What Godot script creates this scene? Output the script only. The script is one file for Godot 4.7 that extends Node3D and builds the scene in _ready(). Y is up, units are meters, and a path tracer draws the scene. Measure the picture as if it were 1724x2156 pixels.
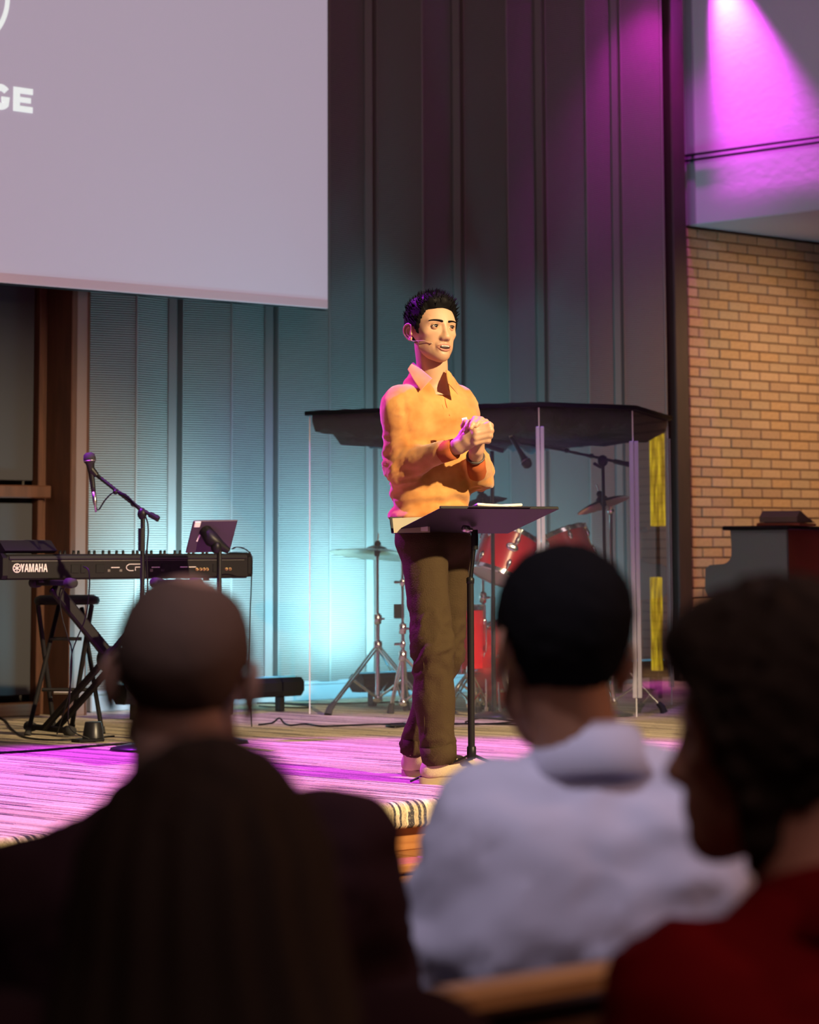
extends Node3D
# A speaker on a carpeted church stage, seen over the heads of the seated audience. Metres, y up.
# The hall runs obliquely to the camera: along_wall (to the right along the stage wall) and off_wall (towards the pews).

const FOCAL := 5700.0                 # focal length of the lens in pixels of the 1724 x 2156 frame
const AXIS := Vector2(862.0, 487.44)  # where the optical axis meets the frame (the photograph is a crop)
const STAGE_Y := 0.5
const EYE := Vector3(0, 1.3182, 0)
const WALL_ORIGIN := Vector3(-0.5886, 0, -15.7092)
const WALL_TURN := 46.0

var view: Basis
var along_wall: Vector3
var off_wall: Vector3
var hall: Basis
var rng := RandomNumberGenerator.new()
var used := {}
var M := {}


func _ready() -> void:
	rng.seed = 7
	view = Basis(Vector3.RIGHT, deg_to_rad(6.8285)) * Basis(Vector3.BACK, -0.0045)
	along_wall = Vector3(sin(deg_to_rad(WALL_TURN)), 0, -cos(deg_to_rad(WALL_TURN)))
	off_wall = Vector3(cos(deg_to_rad(WALL_TURN)), 0, sin(deg_to_rad(WALL_TURN)))
	hall = Basis(along_wall, Vector3.UP, off_wall)
	make_camera()
	make_environment()
	make_lights()
	make_materials()
	make_hall()
	make_stage()
	make_stage_wall()
	make_screen()
	make_brick_side()
	make_drum_cage()
	make_drums()
	make_keyboard_corner()
	make_piano()
	make_music_stand()
	make_speaker()
	make_pews()
	make_audience()
	make_cables()


# ---------------------------------------------------------------- camera, light
func make_camera() -> void:
	var cam := Camera3D.new()
	cam.name = "camera"
	add_child(cam)
	cam.transform = Transform3D(view, EYE)
	cam.keep_aspect = Camera3D.KEEP_HEIGHT
	var near := 0.1
	var lens := CameraAttributesPhysical.new()
	lens.frustum_near = near
	lens.frustum_far = 200.0
	lens.frustum_focal_length = 85.0
	lens.frustum_focus_distance = 9.95
	lens.exposure_aperture = 3.8
	cam.attributes = lens
	cam.projection = Camera3D.PROJECTION_FRUSTUM
	cam.near = near
	cam.far = 200.0
	cam.size = 2156.0 / FOCAL * near
	cam.frustum_offset = Vector2((862.0 - AXIS.x) / FOCAL * near, -(1078.0 - AXIS.y) / FOCAL * near)
	cam.current = true


func make_environment() -> void:
	var e := Environment.new()
	e.background_mode = Environment.BG_COLOR
	e.background_color = Color(0.01, 0.01, 0.012)
	e.tonemap_mode = Environment.TONE_MAPPER_LINEAR
	e.tonemap_exposure = 1.0
	e.sdfgi_enabled = true
	e.ssao_enabled = true
	e.ssil_enabled = true
	var w := WorldEnvironment.new()
	w.name = "environment"
	w.environment = e
	add_child(w)


func spot(called: String, from: Vector3, to: Vector3, linear: Color, energy: float, angle: float, soft := 0.1, blend := 0.8) -> SpotLight3D:
	var l := SpotLight3D.new()
	l.name = called
	l.light_color = linear.linear_to_srgb()
	l.light_energy = energy
	l.spot_angle = angle
	l.spot_angle_attenuation = blend
	l.spot_range = 40.0
	l.spot_attenuation = 2.0
	l.light_size = soft
	l.shadow_enabled = true
	add_child(l)
	var up := Vector3.UP if absf((to - from).normalized().y) < 0.98 else Vector3.RIGHT
	l.look_at_from_position(from, to, up)
	return l


func area(called: String, from: Vector3, to: Vector3, linear: Color, energy: float, size: Vector2) -> void:
	var l := AreaLight3D.new()
	l.name = called
	l.light_color = linear.linear_to_srgb()
	l.light_energy = energy
	l.area_size = size
	l.area_normalize_energy = true
	l.area_range = 40.0
	l.shadow_enabled = true
	add_child(l)
	var up := Vector3.UP if absf((to - from).normalized().y) < 0.98 else Vector3.RIGHT
	l.look_at_from_position(from, to, up)


const KEY_FROM := Vector3(5.7, 5.5, -4.2)
const KEY_TO := Vector3(0.4, 0.65, -9.3)
const WASH_FROM := Vector3(-3.0, 6.0, -11.55)
const WASH_TO := Vector3(-0.25, 0.5, -10.0)

const BACK_FROM := Vector3(0.75, 6.4, -12.6)
const BACK_TO := Vector3(-0.15, 0.5, -14.9)
const SIDE_FROM := Vector3(4.6, 3.2, -3.9)
const FILL_FROM := Vector3(0.6, 6.2, -9.0)


func make_lights() -> void:
	# front of house key light, hung right of the audience
	spot("key_light", KEY_FROM, KEY_TO, Color(1, 0.75, 0.43), 190.0, 22.5, 0.10, 0.35)
	# magenta wash over the front of the stage, from the left and behind
	spot("magenta_wash_light", WASH_FROM, WASH_TO, Color(0.52, 0.03, 0.95), 118.0, 24.0, 0.12, 0.3)
	# magenta spots high on the right, one beside the bulkhead, one raking the stage wall
	spot("bulkhead_light", hp(3.27, 5.45, 0.22), hp(3.45, 3.7, 0.80), Color(0.92, 0.06, 1.0), 34.0, 21.0, 0.04, 1.0)
	spot("wall_rake_light", hp(3.05, 5.35, 0.45), hp(2.75, 3.0, 0.0), Color(0.85, 0.01, 0.9), 3.6, 34.0, 0.05, 0.8)
	# cyan uplight from the bars on the floor before the wall
	for q in [[-1.36, 0.75], [-0.95, 0.9], [-0.55, 0.8], [-0.05, 1.0], [0.40, 1.0], [1.10, 1.15], [1.95, 1.25]]:
		spot("cyan_uplight", hp(q[0], STAGE_Y + 0.22, 0.75), hp(q[0] + 0.04, STAGE_Y + 0.72, 0.0), Color(0.20, 0.76, 0.98), 1.0 * q[1], 74.0, 0.08, 0.6)
	for q in [-1.25, -1.0, -0.05, 0.25]:
		spot("cyan_beam_light", hp(q, STAGE_Y + 0.22, 0.75), hp(q + 0.06, STAGE_Y + 0.62, 0.0), Color(0.30, 0.84, 1.0), 4.2, 42.0, 0.06, 1.0)
	# warm lamp under the bulkhead onto the brick
	spot("brick_lamp_light", hp(4.7, 3.3, 2.2), hp(3.95, 1.75, 0.0), Color(1, 0.60, 0.29), 6.2, 42.0, 0.1, 1.0)
	# dim house light
	area("house_light", Vector3(1.4, 6.0, 0.6), Vector3(0.4, 0.8, -3.6), Color(0.98, 0.72, 0.76), 8.5, Vector2(4, 4))
	area("stage_ceiling_light", Vector3(1.5, 6.6, -10.5), Vector3(0.8, 0.0, -12.5), Color(1.0, 0.70, 0.72), 7.0, Vector2(4, 4))
	# purple wash down on the back of the stage
	spot("back_wash_light", BACK_FROM, BACK_TO, Color(0.36, 0.10, 1.0), 30.0, 17.0, 0.1, 0.6)
	# added lavender fill to brighten the bulkhead, warm side light over the pews
	spot("bulkhead_fill_light", FILL_FROM, hp(3.5, 4.4, 1.0), Color(0.72, 0.62, 1.0), 9.0, 15.0, 0.2, 1.0)
	spot("side_light", SIDE_FROM, Vector3(0.1, 1.1, -3.3), Color(1.0, 0.46, 0.24), 5.0, 20.0, 0.2, 1.0)
	spot("pew_downlight", Vector3(-0.6, 5.6, -1.2), Vector3(0.25, 0.9, -3.45), Color(0.85, 0.8, 1.0), 11.0, 9.0, 0.15, 1.0)


# ---------------------------------------------------------------- places
func ray(x: float, y: float) -> Vector3:      # through a pixel of the frame, one metre deep
	var d := view * Vector3((x - AXIS.x) / FOCAL, -(y - AXIS.y) / FOCAL, -1.0)
	return d / -d.z


func at(x: float, y: float, depth: float) -> Vector3:
	return EYE + ray(x, y) * depth


func on_floor(x: float, y: float, h := STAGE_Y) -> Vector3:
	var d := ray(x, y)
	return EYE + d * ((h - EYE.y) / d.y)


func hp(s: float, y: float, n: float) -> Vector3:   # hall coordinates: along the stage wall, height, off the wall
	return WALL_ORIGIN + along_wall * s + off_wall * n + Vector3.UP * y


func on_wall(x: float, y: float, n := 0.0) -> Vector3:   # (along, height, n) of the point of the plane n off the wall seen at a pixel
	var d := ray(x, y)
	var p := EYE + d * ((WALL_ORIGIN + off_wall * n - EYE).dot(off_wall) / d.dot(off_wall))
	return Vector3((p - WALL_ORIGIN).dot(along_wall), p.y, n)


# ---------------------------------------------------------------- objects
func numbered(called: String) -> String:
	var k: int = used.get(called, 0)
	used[called] = k + 1
	return called if k == 0 else "%s_%03d" % [called, k]


func tag(o: Node, label: String, category: String, group := "") -> Node:
	o.set_meta("label", label)
	o.set_meta("category", category)
	if group:
		o.set_meta("group", group)
	return o


func thing(called: String, where: Vector3, label: String, category: String, group := "", basis := Basis()) -> Node3D:
	var o := Node3D.new()
	o.name = numbered(called)
	add_child(o)
	o.transform = Transform3D(basis, where)
	tag(o, label, category, group)
	return o


func obj(called: String, m: Mesh, material: Material, parent: Node3D = null) -> MeshInstance3D:
	var o := MeshInstance3D.new()
	o.mesh = m
	o.material_override = material
	if parent == null:
		o.name = numbered(called)
		add_child(o)
		return o
	var k := 0
	var n := called
	while parent.has_node(NodePath(n)):
		k += 1
		n = "%s_%03d" % [called, k]
	o.name = n
	parent.add_child(o)
	return o


# a part whose shape was built in world coordinates, put under a thing that has a place of its own
func wobj(called: String, m: Mesh, material: Material, parent: Node3D) -> MeshInstance3D:
	var o := obj(called, m, material, parent)
	var above := Transform3D()
	var p: Node = parent
	while p is Node3D and p != self:
		above = (p as Node3D).transform * above
		p = p.get_parent()
	o.transform = above.affine_inverse()
	return o


func structure(called: String, m: Mesh, material: Material) -> MeshInstance3D:
	var o := obj(called, m, material)
	o.set_meta("kind", "structure")
	return o


func structure_root(called: String, where: Vector3, basis := Basis()) -> Node3D:
	var o := Node3D.new()
	o.name = numbered(called)
	add_child(o)
	o.transform = Transform3D(basis, where)
	o.set_meta("kind", "structure")
	return o


# ---------------------------------------------------------------- shapes
class Sh:
	var st := SurfaceTool.new()
	var smooth := 0

	func _init() -> void:
		st.begin(Mesh.PRIMITIVE_TRIANGLES)
		st.set_smooth_group(0)
		st.set_color(Color.WHITE)

	func color(c: Color) -> Sh:
		st.set_color(c)
		return self

	func round() -> Sh:
		st.set_smooth_group(smooth)
		return self

	func flat() -> Sh:
		st.set_smooth_group(-1)
		return self

	func next() -> void:       # shapes added from here on do not share shading with the ones before
		smooth += 1
		st.set_smooth_group(smooth)

	func tri(a: Vector3, b: Vector3, c: Vector3) -> void:
		st.add_vertex(a)
		st.add_vertex(b)
		st.add_vertex(c)

	func face(p: PackedVector3Array, inside: Vector3) -> void:
		var n := (p[0] - p[2]).cross(p[0] - p[1])
		var mid := Vector3.ZERO
		for v in p:
			mid += v
		mid /= p.size()
		var ok := n.dot(mid - inside) >= 0.0
		for i in range(1, p.size() - 1):
			if ok:
				tri(p[0], p[i], p[i + 1])
			else:
				tri(p[0], p[i + 1], p[i])

	func box(mid: Vector3, size: Vector3, basis := Basis(), bevel := 0.0) -> Sh:
		flat()
		var h := size / 2.0
		var b := minf(bevel, minf(h.x, minf(h.y, h.z)) * 0.9)
		var at_ := func(v: Vector3) -> Vector3: return mid + basis * v
		if b <= 0.0:
			for axis in 3:
				for side in [-1.0, 1.0]:
					var q := PackedVector3Array()
					for uv in [[-1, -1], [1, -1], [1, 1], [-1, 1]]:
						var v := Vector3.ZERO
						v[axis] = side * h[axis]
						v[(axis + 1) % 3] = uv[0] * h[(axis + 1) % 3]
						v[(axis + 2) % 3] = uv[1] * h[(axis + 2) % 3]
						q.append(at_.call(v))
					face(q, mid)
			return self
		var vert := func(sx: float, sy: float, sz: float, axis: int) -> Vector3:
			var v := Vector3(sx * (h.x - b), sy * (h.y - b), sz * (h.z - b))
			v[axis] = [sx, sy, sz][axis] * h[axis]
			return at_.call(v)
		for axis in 3:
			var o1 := (axis + 1) % 3
			var o2 := (axis + 2) % 3
			for side in [-1.0, 1.0]:
				var q := PackedVector3Array()
				for uv in [[-1.0, -1.0], [1.0, -1.0], [1.0, 1.0], [-1.0, 1.0]]:
					var s := [0.0, 0.0, 0.0]
					s[axis] = side
					s[o1] = uv[0]
					s[o2] = uv[1]
					q.append(vert.call(s[0], s[1], s[2], axis))
				face(q, mid)
			for s1 in [-1.0, 1.0]:
				for s2 in [-1.0, 1.0]:
					var q := PackedVector3Array()
					for k in [[-1.0, o1], [1.0, o1], [1.0, o2], [-1.0, o2]]:
						var s := [0.0, 0.0, 0.0]
						s[axis] = k[0]
						s[o1] = s1
						s[o2] = s2
						q.append(vert.call(s[0], s[1], s[2], k[1]))
					face(q, mid)
		for sx in [-1.0, 1.0]:
			for sy in [-1.0, 1.0]:
				for sz in [-1.0, 1.0]:
					face(PackedVector3Array([vert.call(sx, sy, sz, 0), vert.call(sx, sy, sz, 1), vert.call(sx, sy, sz, 2)]), mid)
		return self

	# rings of equal length; closed round, capped at both ends unless told not to
	func loft(rings: Array, caps := true, closed := true) -> Sh:
		next()
		var n: int = rings[0].size()
		var flip := false
		var score := 0.0
		for i in rings.size() - 1:
			var mid := Vector3.ZERO
			for v in rings[i]:
				mid += v
			mid /= n
			for j in n - (0 if closed else 1):
				var a: Vector3 = rings[i][j]
				var b: Vector3 = rings[i][(j + 1) % n]
				var c: Vector3 = rings[i + 1][(j + 1) % n]
				score += (a - c).cross(a - b).dot((a + b) / 2.0 - mid)
		flip = score < 0.0
		for i in rings.size() - 1:
			for j in n - (0 if closed else 1):
				var a: Vector3 = rings[i][j]
				var b: Vector3 = rings[i][(j + 1) % n]
				var c: Vector3 = rings[i + 1][(j + 1) % n]
				var d: Vector3 = rings[i + 1][j]
				if flip:
					tri(a, c, b)
					tri(a, d, c)
				else:
					tri(a, b, c)
					tri(a, c, d)
		if caps:
			next()
			for k in [0, rings.size() - 1]:
				var mid := Vector3.ZERO
				for v in rings[k]:
					mid += v
				mid /= n
				var inner := Vector3.ZERO
				var o: int = 1 if k == 0 else rings.size() - 2
				for v in rings[o]:
					inner += v
				inner /= n
				for j in n:
					face(PackedVector3Array([mid, rings[k][j], rings[k][(j + 1) % n]]), inner)
		return self

	func tube(p: Array, radius, sides := 8, caps := true) -> Sh:
		var rings := []
		var side := Vector3.ZERO
		for i in p.size():
			var a: Vector3 = p[maxi(i - 1, 0)]
			var b: Vector3 = p[mini(i + 1, p.size() - 1)]
			var t := (b - a).normalized()
			if side == Vector3.ZERO:
				side = t.cross(Vector3.UP if absf(t.y) < 0.9 else Vector3.RIGHT).normalized()
			side = (side - t * side.dot(t)).normalized()
			var other := t.cross(side)
			var r: float = radius[i] if radius is Array else radius
			var ring := PackedVector3Array()
			for j in sides:
				var g := TAU * j / sides
				ring.append(p[i] + (side * cos(g) + other * sin(g)) * r)
			rings.append(ring)
		return loft(rings, caps)

	# profile of (radius, height) turned about the y axis of xf
	func lathe(profile: Array, xf := Transform3D(), seg := 24, sharp := false) -> Sh:
		var i := 0
		while i < profile.size() - 1:
			var rings := []
			var last: int = i + 1 if sharp else profile.size() - 1
			for k in range(i, last + 1):
				var ring := PackedVector3Array()
				for j in seg:
					var g := TAU * j / seg
					ring.append(xf * Vector3(profile[k].x * cos(g), profile[k].y, profile[k].x * sin(g)))
				rings.append(ring)
			loft(rings, false)
			i = last
		return self

	# outline in the xy plane of xf, depth along z, centred
	func prism(outline: PackedVector2Array, depth: float, xf := Transform3D()) -> Sh:
		flat()
		var idx := Geometry2D.triangulate_polygon(outline)
		var mid := Vector2.ZERO
		for v in outline:
			mid += v
		mid /= outline.size()
		for z in [-0.5, 0.5]:
			for i in range(0, idx.size(), 3):
				var q := PackedVector3Array()
				var c := Vector3.ZERO
				for k in 3:
					var v := outline[idx[i + k]]
					var w := xf * Vector3(v.x, v.y, z * depth)
					q.append(w)
					c += w / 3.0
				face(q, c - xf.basis * Vector3(0, 0, z))
		var turn := 1.0 if not Geometry2D.is_polygon_clockwise(outline) else -1.0
		for i in outline.size():
			var a := outline[i]
			var b := outline[(i + 1) % outline.size()]
			var out_ := Vector2(b.y - a.y, a.x - b.x) * turn
			var q := PackedVector3Array()
			for v in [Vector3(a.x, a.y, -depth / 2), Vector3(b.x, b.y, -depth / 2), Vector3(b.x, b.y, depth / 2), Vector3(a.x, a.y, depth / 2)]:
				q.append(xf * v)
			var m2 := (a + b) / 2.0 - out_.normalized() * 0.01
			face(q, xf * Vector3(m2.x, m2.y, 0))
		return self

	func ellipsoid(mid: Vector3, r: Vector3, basis := Basis(), seg := 16) -> Sh:
		var rings := []
		var half := maxi(seg / 2, 4)
		for i in half + 1:
			var v := PI * i / half
			var ring := PackedVector3Array()
			for j in seg:
				var g := TAU * j / seg
				ring.append(mid + basis * (Vector3(sin(v) * cos(g), cos(v), sin(v) * sin(g)) * r))
			rings.append(ring)
		return loft(rings, false)

	func mesh() -> ArrayMesh:
		st.generate_normals()
		return st.commit()


# ---------------------------------------------------------------- bodies: a field of blended tapered capsules, meshed as surface nets
class Field:
	var o: Vector3
	var c: float
	var k: float
	var nx: int
	var ny: int
	var nz: int
	var a: PackedFloat32Array
	var done := false

	func _init(lo: Vector3, hi: Vector3, cell: float, blend: float) -> void:
		o = lo
		c = cell
		k = blend
		nx = int(ceil((hi.x - lo.x) / c)) + 2
		ny = int(ceil((hi.y - lo.y) / c)) + 2
		nz = int(ceil((hi.z - lo.z) / c)) + 2
		a.resize(nx * ny * nz)

	func span(lo: Vector3, hi: Vector3) -> Array:
		var l := (lo - o) / c
		var h := (hi - o) / c
		return [maxi(0, int(floor(l.x))), mini(nx - 1, int(ceil(h.x))), maxi(0, int(floor(l.y))), mini(ny - 1, int(ceil(h.y))), maxi(0, int(floor(l.z))), mini(nz - 1, int(ceil(h.z)))]

	func cap(p: Vector3, q: Vector3, r0: float, r1 := -1.0, flat := Vector3.ZERO) -> Field:
		# flat: a direction along which the capsule is squeezed by its length (0.7 = to 70 %)
		if r1 < 0.0:
			r1 = r0
		var m := 5.0 * k + 2.0 * c + maxf(r0, r1)
		var s := span(p.min(q) - Vector3.ONE * m, p.max(q) + Vector3.ONE * m)
		var ab := q - p
		var l2 := maxf(ab.length_squared(), 1e-9)
		var dr := r1 - r0
		var squeeze := flat.length()
		var fd := flat.normalized()
		var grow := 1.0 / squeeze - 1.0 if squeeze > 0.0 else 0.0
		var ik := -1.0 / k
		var most := 5.0 * k + 2.0 * c
		for z in range(s[4], s[5] + 1):
			for y in range(s[2], s[3] + 1):
				var base := (z * ny + y) * nx
				for x in range(s[0], s[1] + 1):
					var v := o + Vector3(x, y, z) * c - p
					var t := clampf(v.dot(ab) / l2, 0.0, 1.0)
					v -= ab * t
					if grow != 0.0:
						v += fd * (v.dot(fd) * grow)
					var d := v.length() - r0 - dr * t
					if d < most:
						a[base + x] += exp(d * ik)
		return self

	func ell(mid: Vector3, r: Vector3, basis := Basis()) -> Field:
		var m := 5.0 * k + 2.0 * c + maxf(r.x, maxf(r.y, r.z))
		var s := span(mid - Vector3.ONE * m, mid + Vector3.ONE * m)
		var inv := basis.inverse()
		var ik := -1.0 / k
		var least := minf(r.x, minf(r.y, r.z))
		for z in range(s[4], s[5] + 1):
			for y in range(s[2], s[3] + 1):
				var base := (z * ny + y) * nx
				for x in range(s[0], s[1] + 1):
					var v := inv * (o + Vector3(x, y, z) * c - mid)
					var u := v / r
					var k0 := u.length()
					var d := -least
					if k0 > 0.05:
						d = k0 * (k0 - 1.0) / (u / r).length()
					if d < m:
						a[base + x] += exp(d * ik)
		return self

	func finish() -> void:
		if done:
			return
		done = true
		for i in a.size():
			a[i] = -k * log(a[i]) if a[i] > 1e-12 else 1.0

	func cut(p: Vector3, n: Vector3) -> void:   # takes away what lies beyond the plane, on the side n points to
		finish()
		for z in nz:
			for y in ny:
				var base := (z * ny + y) * nx
				for x in nx:
					a[base + x] = maxf(a[base + x], (o + Vector3(x, y, z) * c - p).dot(n))

	func value(p: Vector3) -> float:
		var g := (p - o) / c
		var x := int(floor(g.x))
		var y := int(floor(g.y))
		var z := int(floor(g.z))
		if x < 0 or y < 0 or z < 0 or x >= nx - 1 or y >= ny - 1 or z >= nz - 1:
			return 1.0
		var f := g - Vector3(x, y, z)
		var b := (z * ny + y) * nx + x
		var s := nx * ny
		var v00 := lerpf(a[b], a[b + 1], f.x)
		var v10 := lerpf(a[b + nx], a[b + nx + 1], f.x)
		var v01 := lerpf(a[b + s], a[b + s + 1], f.x)
		var v11 := lerpf(a[b + s + nx], a[b + s + nx + 1], f.x)
		return lerpf(lerpf(v00, v10, f.y), lerpf(v01, v11, f.y), f.z)

	func hit(from: Vector3, dir: Vector3, far: float) -> Vector3:
		finish()
		var d := dir.normalized()
		var t := 0.0
		var step := c * 0.35
		while t < far:
			if value(from + d * t) < 0.0:
				return from + d * t
			t += step
		return from + d * far

	# vertices, indices
	func nets() -> Array:
		finish()
		var verts := PackedVector3Array()
		var idx := PackedInt32Array()
		var cell := PackedInt32Array()
		cell.resize(nx * ny * nz)
		cell.fill(-1)
		var s := nx * ny
		var corner := [0, 1, nx, nx + 1, s, s + 1, s + nx, s + nx + 1]
		var where := [Vector3(0, 0, 0), Vector3(1, 0, 0), Vector3(0, 1, 0), Vector3(1, 1, 0), Vector3(0, 0, 1), Vector3(1, 0, 1), Vector3(0, 1, 1), Vector3(1, 1, 1)]
		var edges := [[0, 1], [2, 3], [4, 5], [6, 7], [0, 2], [1, 3], [4, 6], [5, 7], [0, 4], [1, 5], [2, 6], [3, 7]]
		var lim := c * 2.0
		for z in nz - 1:
			for y in ny - 1:
				var b := (z * ny + y) * nx
				for x in nx - 1:
					var i := b + x
					if absf(a[i]) > lim:
						continue
					var neg := 0
					for q in corner:
						if a[i + q] < 0.0:
							neg += 1
					if neg == 0 or neg == 8:
						continue
					var sum := Vector3.ZERO
					var n := 0
					for e in edges:
						var va := a[i + corner[e[0]]]
						var vb := a[i + corner[e[1]]]
						if (va < 0.0) != (vb < 0.0):
							sum += (where[e[0]] as Vector3).lerp(where[e[1]], va / (va - vb))
							n += 1
					cell[i] = verts.size()
					verts.append(o + (Vector3(x, y, z) + sum / n) * c)
		var steps := [1, nx, s]
		for z in range(1, nz - 1):
			for y in range(1, ny - 1):
				var b := (z * ny + y) * nx
				for x in range(1, nx - 1):
					var i := b + x
					var v := a[i]
					if absf(v) > lim:
						continue
					for axis in 3:
						var w := a[i + steps[axis]]
						if (v < 0.0) == (w < 0.0):
							continue
						var d1: int = steps[(axis + 1) % 3]
						var d2: int = steps[(axis + 2) % 3]
						var q0 := cell[i]
						var q1 := cell[i - d1]
						var q2 := cell[i - d1 - d2]
						var q3 := cell[i - d2]
						if q0 < 0 or q1 < 0 or q2 < 0 or q3 < 0:
							continue
						if v < 0.0:
							idx.append_array([q0, q2, q1, q0, q3, q2])
						else:
							idx.append_array([q0, q1, q2, q0, q2, q3])
		return [verts, idx]


func normals_of(v: PackedVector3Array, idx: PackedInt32Array) -> PackedVector3Array:
	var n := PackedVector3Array()
	n.resize(v.size())
	for i in range(0, idx.size(), 3):
		var a := v[idx[i]]
		var f := (a - v[idx[i + 2]]).cross(a - v[idx[i + 1]])
		n[idx[i]] += f
		n[idx[i + 1]] += f
		n[idx[i + 2]] += f
	for i in n.size():
		n[i] = n[i].normalized()
	return n


# pulls each vertex of a net towards its neighbours, a few times
func relax(v: PackedVector3Array, idx: PackedInt32Array, times := 2, share := 0.5) -> PackedVector3Array:
	for t in times:
		var sum := PackedVector3Array()
		sum.resize(v.size())
		var n := PackedFloat32Array()
		n.resize(v.size())
		for i in range(0, idx.size(), 3):
			for k in 3:
				var p := idx[i + k]
				sum[p] += v[idx[i + (k + 1) % 3]] + v[idx[i + (k + 2) % 3]]
				n[p] += 2.0
		for i in v.size():
			if n[i] > 0.0:
				v[i] = v[i].lerp(sum[i] / n[i], share)
	return v


func array_mesh(v: PackedVector3Array, idx: PackedInt32Array, n: PackedVector3Array, colors := PackedColorArray()) -> ArrayMesh:
	var arrays := []
	arrays.resize(Mesh.ARRAY_MAX)
	arrays[Mesh.ARRAY_VERTEX] = v
	arrays[Mesh.ARRAY_INDEX] = idx
	arrays[Mesh.ARRAY_NORMAL] = n
	if colors.size():
		arrays[Mesh.ARRAY_COLOR] = colors
	var m := ArrayMesh.new()
	m.add_surface_from_arrays(Mesh.PRIMITIVE_TRIANGLES, arrays)
	return m


# a field as a mesh; folds(p, n) gives how far a point moves along its normal
func field_mesh(f: Field, folds: Variant = null, smooth_times := 2) -> ArrayMesh:
	var r := f.nets()
	var v: PackedVector3Array = relax(r[0], r[1], smooth_times)
	var n := normals_of(v, r[1])
	if folds != null:
		for i in v.size():
			v[i] += n[i] * float(folds.call(v[i], n[i]))
		n = normals_of(v, r[1])
	return array_mesh(v, r[1], n)


# adds a net (in world or local coordinates) to a Sh, in one colour
func add_net(sh: Sh, v: PackedVector3Array, idx: PackedInt32Array, color: Color) -> void:
	sh.next()
	sh.color(color)
	for i in idx:
		sh.st.add_vertex(v[i])


func curve(points: Array, steps := 8) -> Array:   # a smooth line through points
	var out_ := []
	for i in points.size() - 1:
		var p0: Vector3 = points[maxi(i - 1, 0)]
		var p1: Vector3 = points[i]
		var p2: Vector3 = points[i + 1]
		var p3: Vector3 = points[mini(i + 2, points.size() - 1)]
		for k in steps:
			out_.append(p1.cubic_interpolate(p2, p0, p3, float(k) / steps))
	out_.append(points[-1])
	return out_


func frame_of(z_dir: Vector3, up := Vector3.UP) -> Basis:   # z along z_dir, y near up
	var z := z_dir.normalized()
	var x := up.cross(z).normalized()
	return Basis(x, z.cross(x), z)


func axis_basis(y_dir: Vector3) -> Basis:   # y along y_dir
	var y := y_dir.normalized()
	var x := y.cross(Vector3.BACK if absf(y.z) < 0.9 else Vector3.RIGHT).normalized()
	return Basis(x, y, x.cross(y))


# ---------------------------------------------------------------- materials
func mat(called: String, linear: Color, rough := 0.6, metal := 0.0) -> StandardMaterial3D:
	var m := StandardMaterial3D.new()
	m.resource_name = called
	m.albedo_color = linear.linear_to_srgb()
	m.roughness = rough
	m.metallic = metal
	M[called] = m
	return m


func noise_texture(freq: float, low: Color, high: Color, octaves := 4, size := 256, as_normal := false, strength := 4.0) -> NoiseTexture2D:
	var n := FastNoiseLite.new()
	n.seed = 11 + M.size()
	n.frequency = freq
	n.fractal_octaves = octaves
	var t := NoiseTexture2D.new()
	t.width = size
	t.height = size
	t.seamless = true
	t.noise = n
	if as_normal:
		t.as_normal_map = true
		t.bump_strength = strength
	else:
		var g := Gradient.new()
		g.set_color(0, low.linear_to_srgb())
		g.set_color(1, high.linear_to_srgb())
		t.color_ramp = g
	return t


func grain(m: StandardMaterial3D, low: Color, high: Color, scale: Vector3, freq := 0.02, world := false) -> void:
	m.albedo_texture = noise_texture(freq, low, high)
	m.albedo_color = Color.WHITE
	m.uv1_triplanar = true
	m.uv1_world_triplanar = world
	m.uv1_scale = scale


func bumps(m: StandardMaterial3D, freq: float, strength: float, scale := Vector3.ONE) -> void:
	m.normal_enabled = true
	m.normal_texture = noise_texture(freq, Color.BLACK, Color.WHITE, 3, 256, true, strength)
	if not m.uv1_triplanar:
		m.uv1_triplanar = true
		m.uv1_scale = scale


func carpet_texture() -> ImageTexture:
	# one metre across the stripes (u), two metres along them (v): a row of yarns, some cut into dashes
	var w := 640
	var h := 512
	var im := Image.create(w, h, false, Image.FORMAT_RGB8)
	var r := RandomNumberGenerator.new()
	r.seed = 31
	var x := 0
	while x < w:
		var wide := r.randi_range(4, 9)
		var kind := r.randf()
		var tone: Color
		var dashed := false
		if kind < 0.30:
			tone = Color(0.070, 0.066, 0.075)
			dashed = r.randf() < 0.75
			wide = r.randi_range(4, 8)
		elif kind < 0.62:
			tone = Color(0.76, 0.65, 0.45)
		else:
			tone = Color(0.50, 0.42, 0.275)
		var from := r.randf()
		var long := r.randf_range(0.12, 0.3)
		var other := Color(0.56, 0.47, 0.31)
		for xx in range(x, mini(x + wide, w)):
			for y in h:
				var t := fposmod(float(y) / h - from, 1.0)
				var c := tone
				if dashed and fposmod(t, 0.5) > long:
					c = other
				var speck := r.randf()
				if speck < 0.16:
					c = c * 0.55
				elif speck > 0.90:
					c = c.lerp(Color(0.7, 0.6, 0.42), 0.5)
				var rib := 0.82 + 0.18 * sin(PI * (xx - x + 0.5) / wide)
				im.set_pixel(xx, y, (c * rib).linear_to_srgb())
		x += wide
	return ImageTexture.create_from_image(im)


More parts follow.
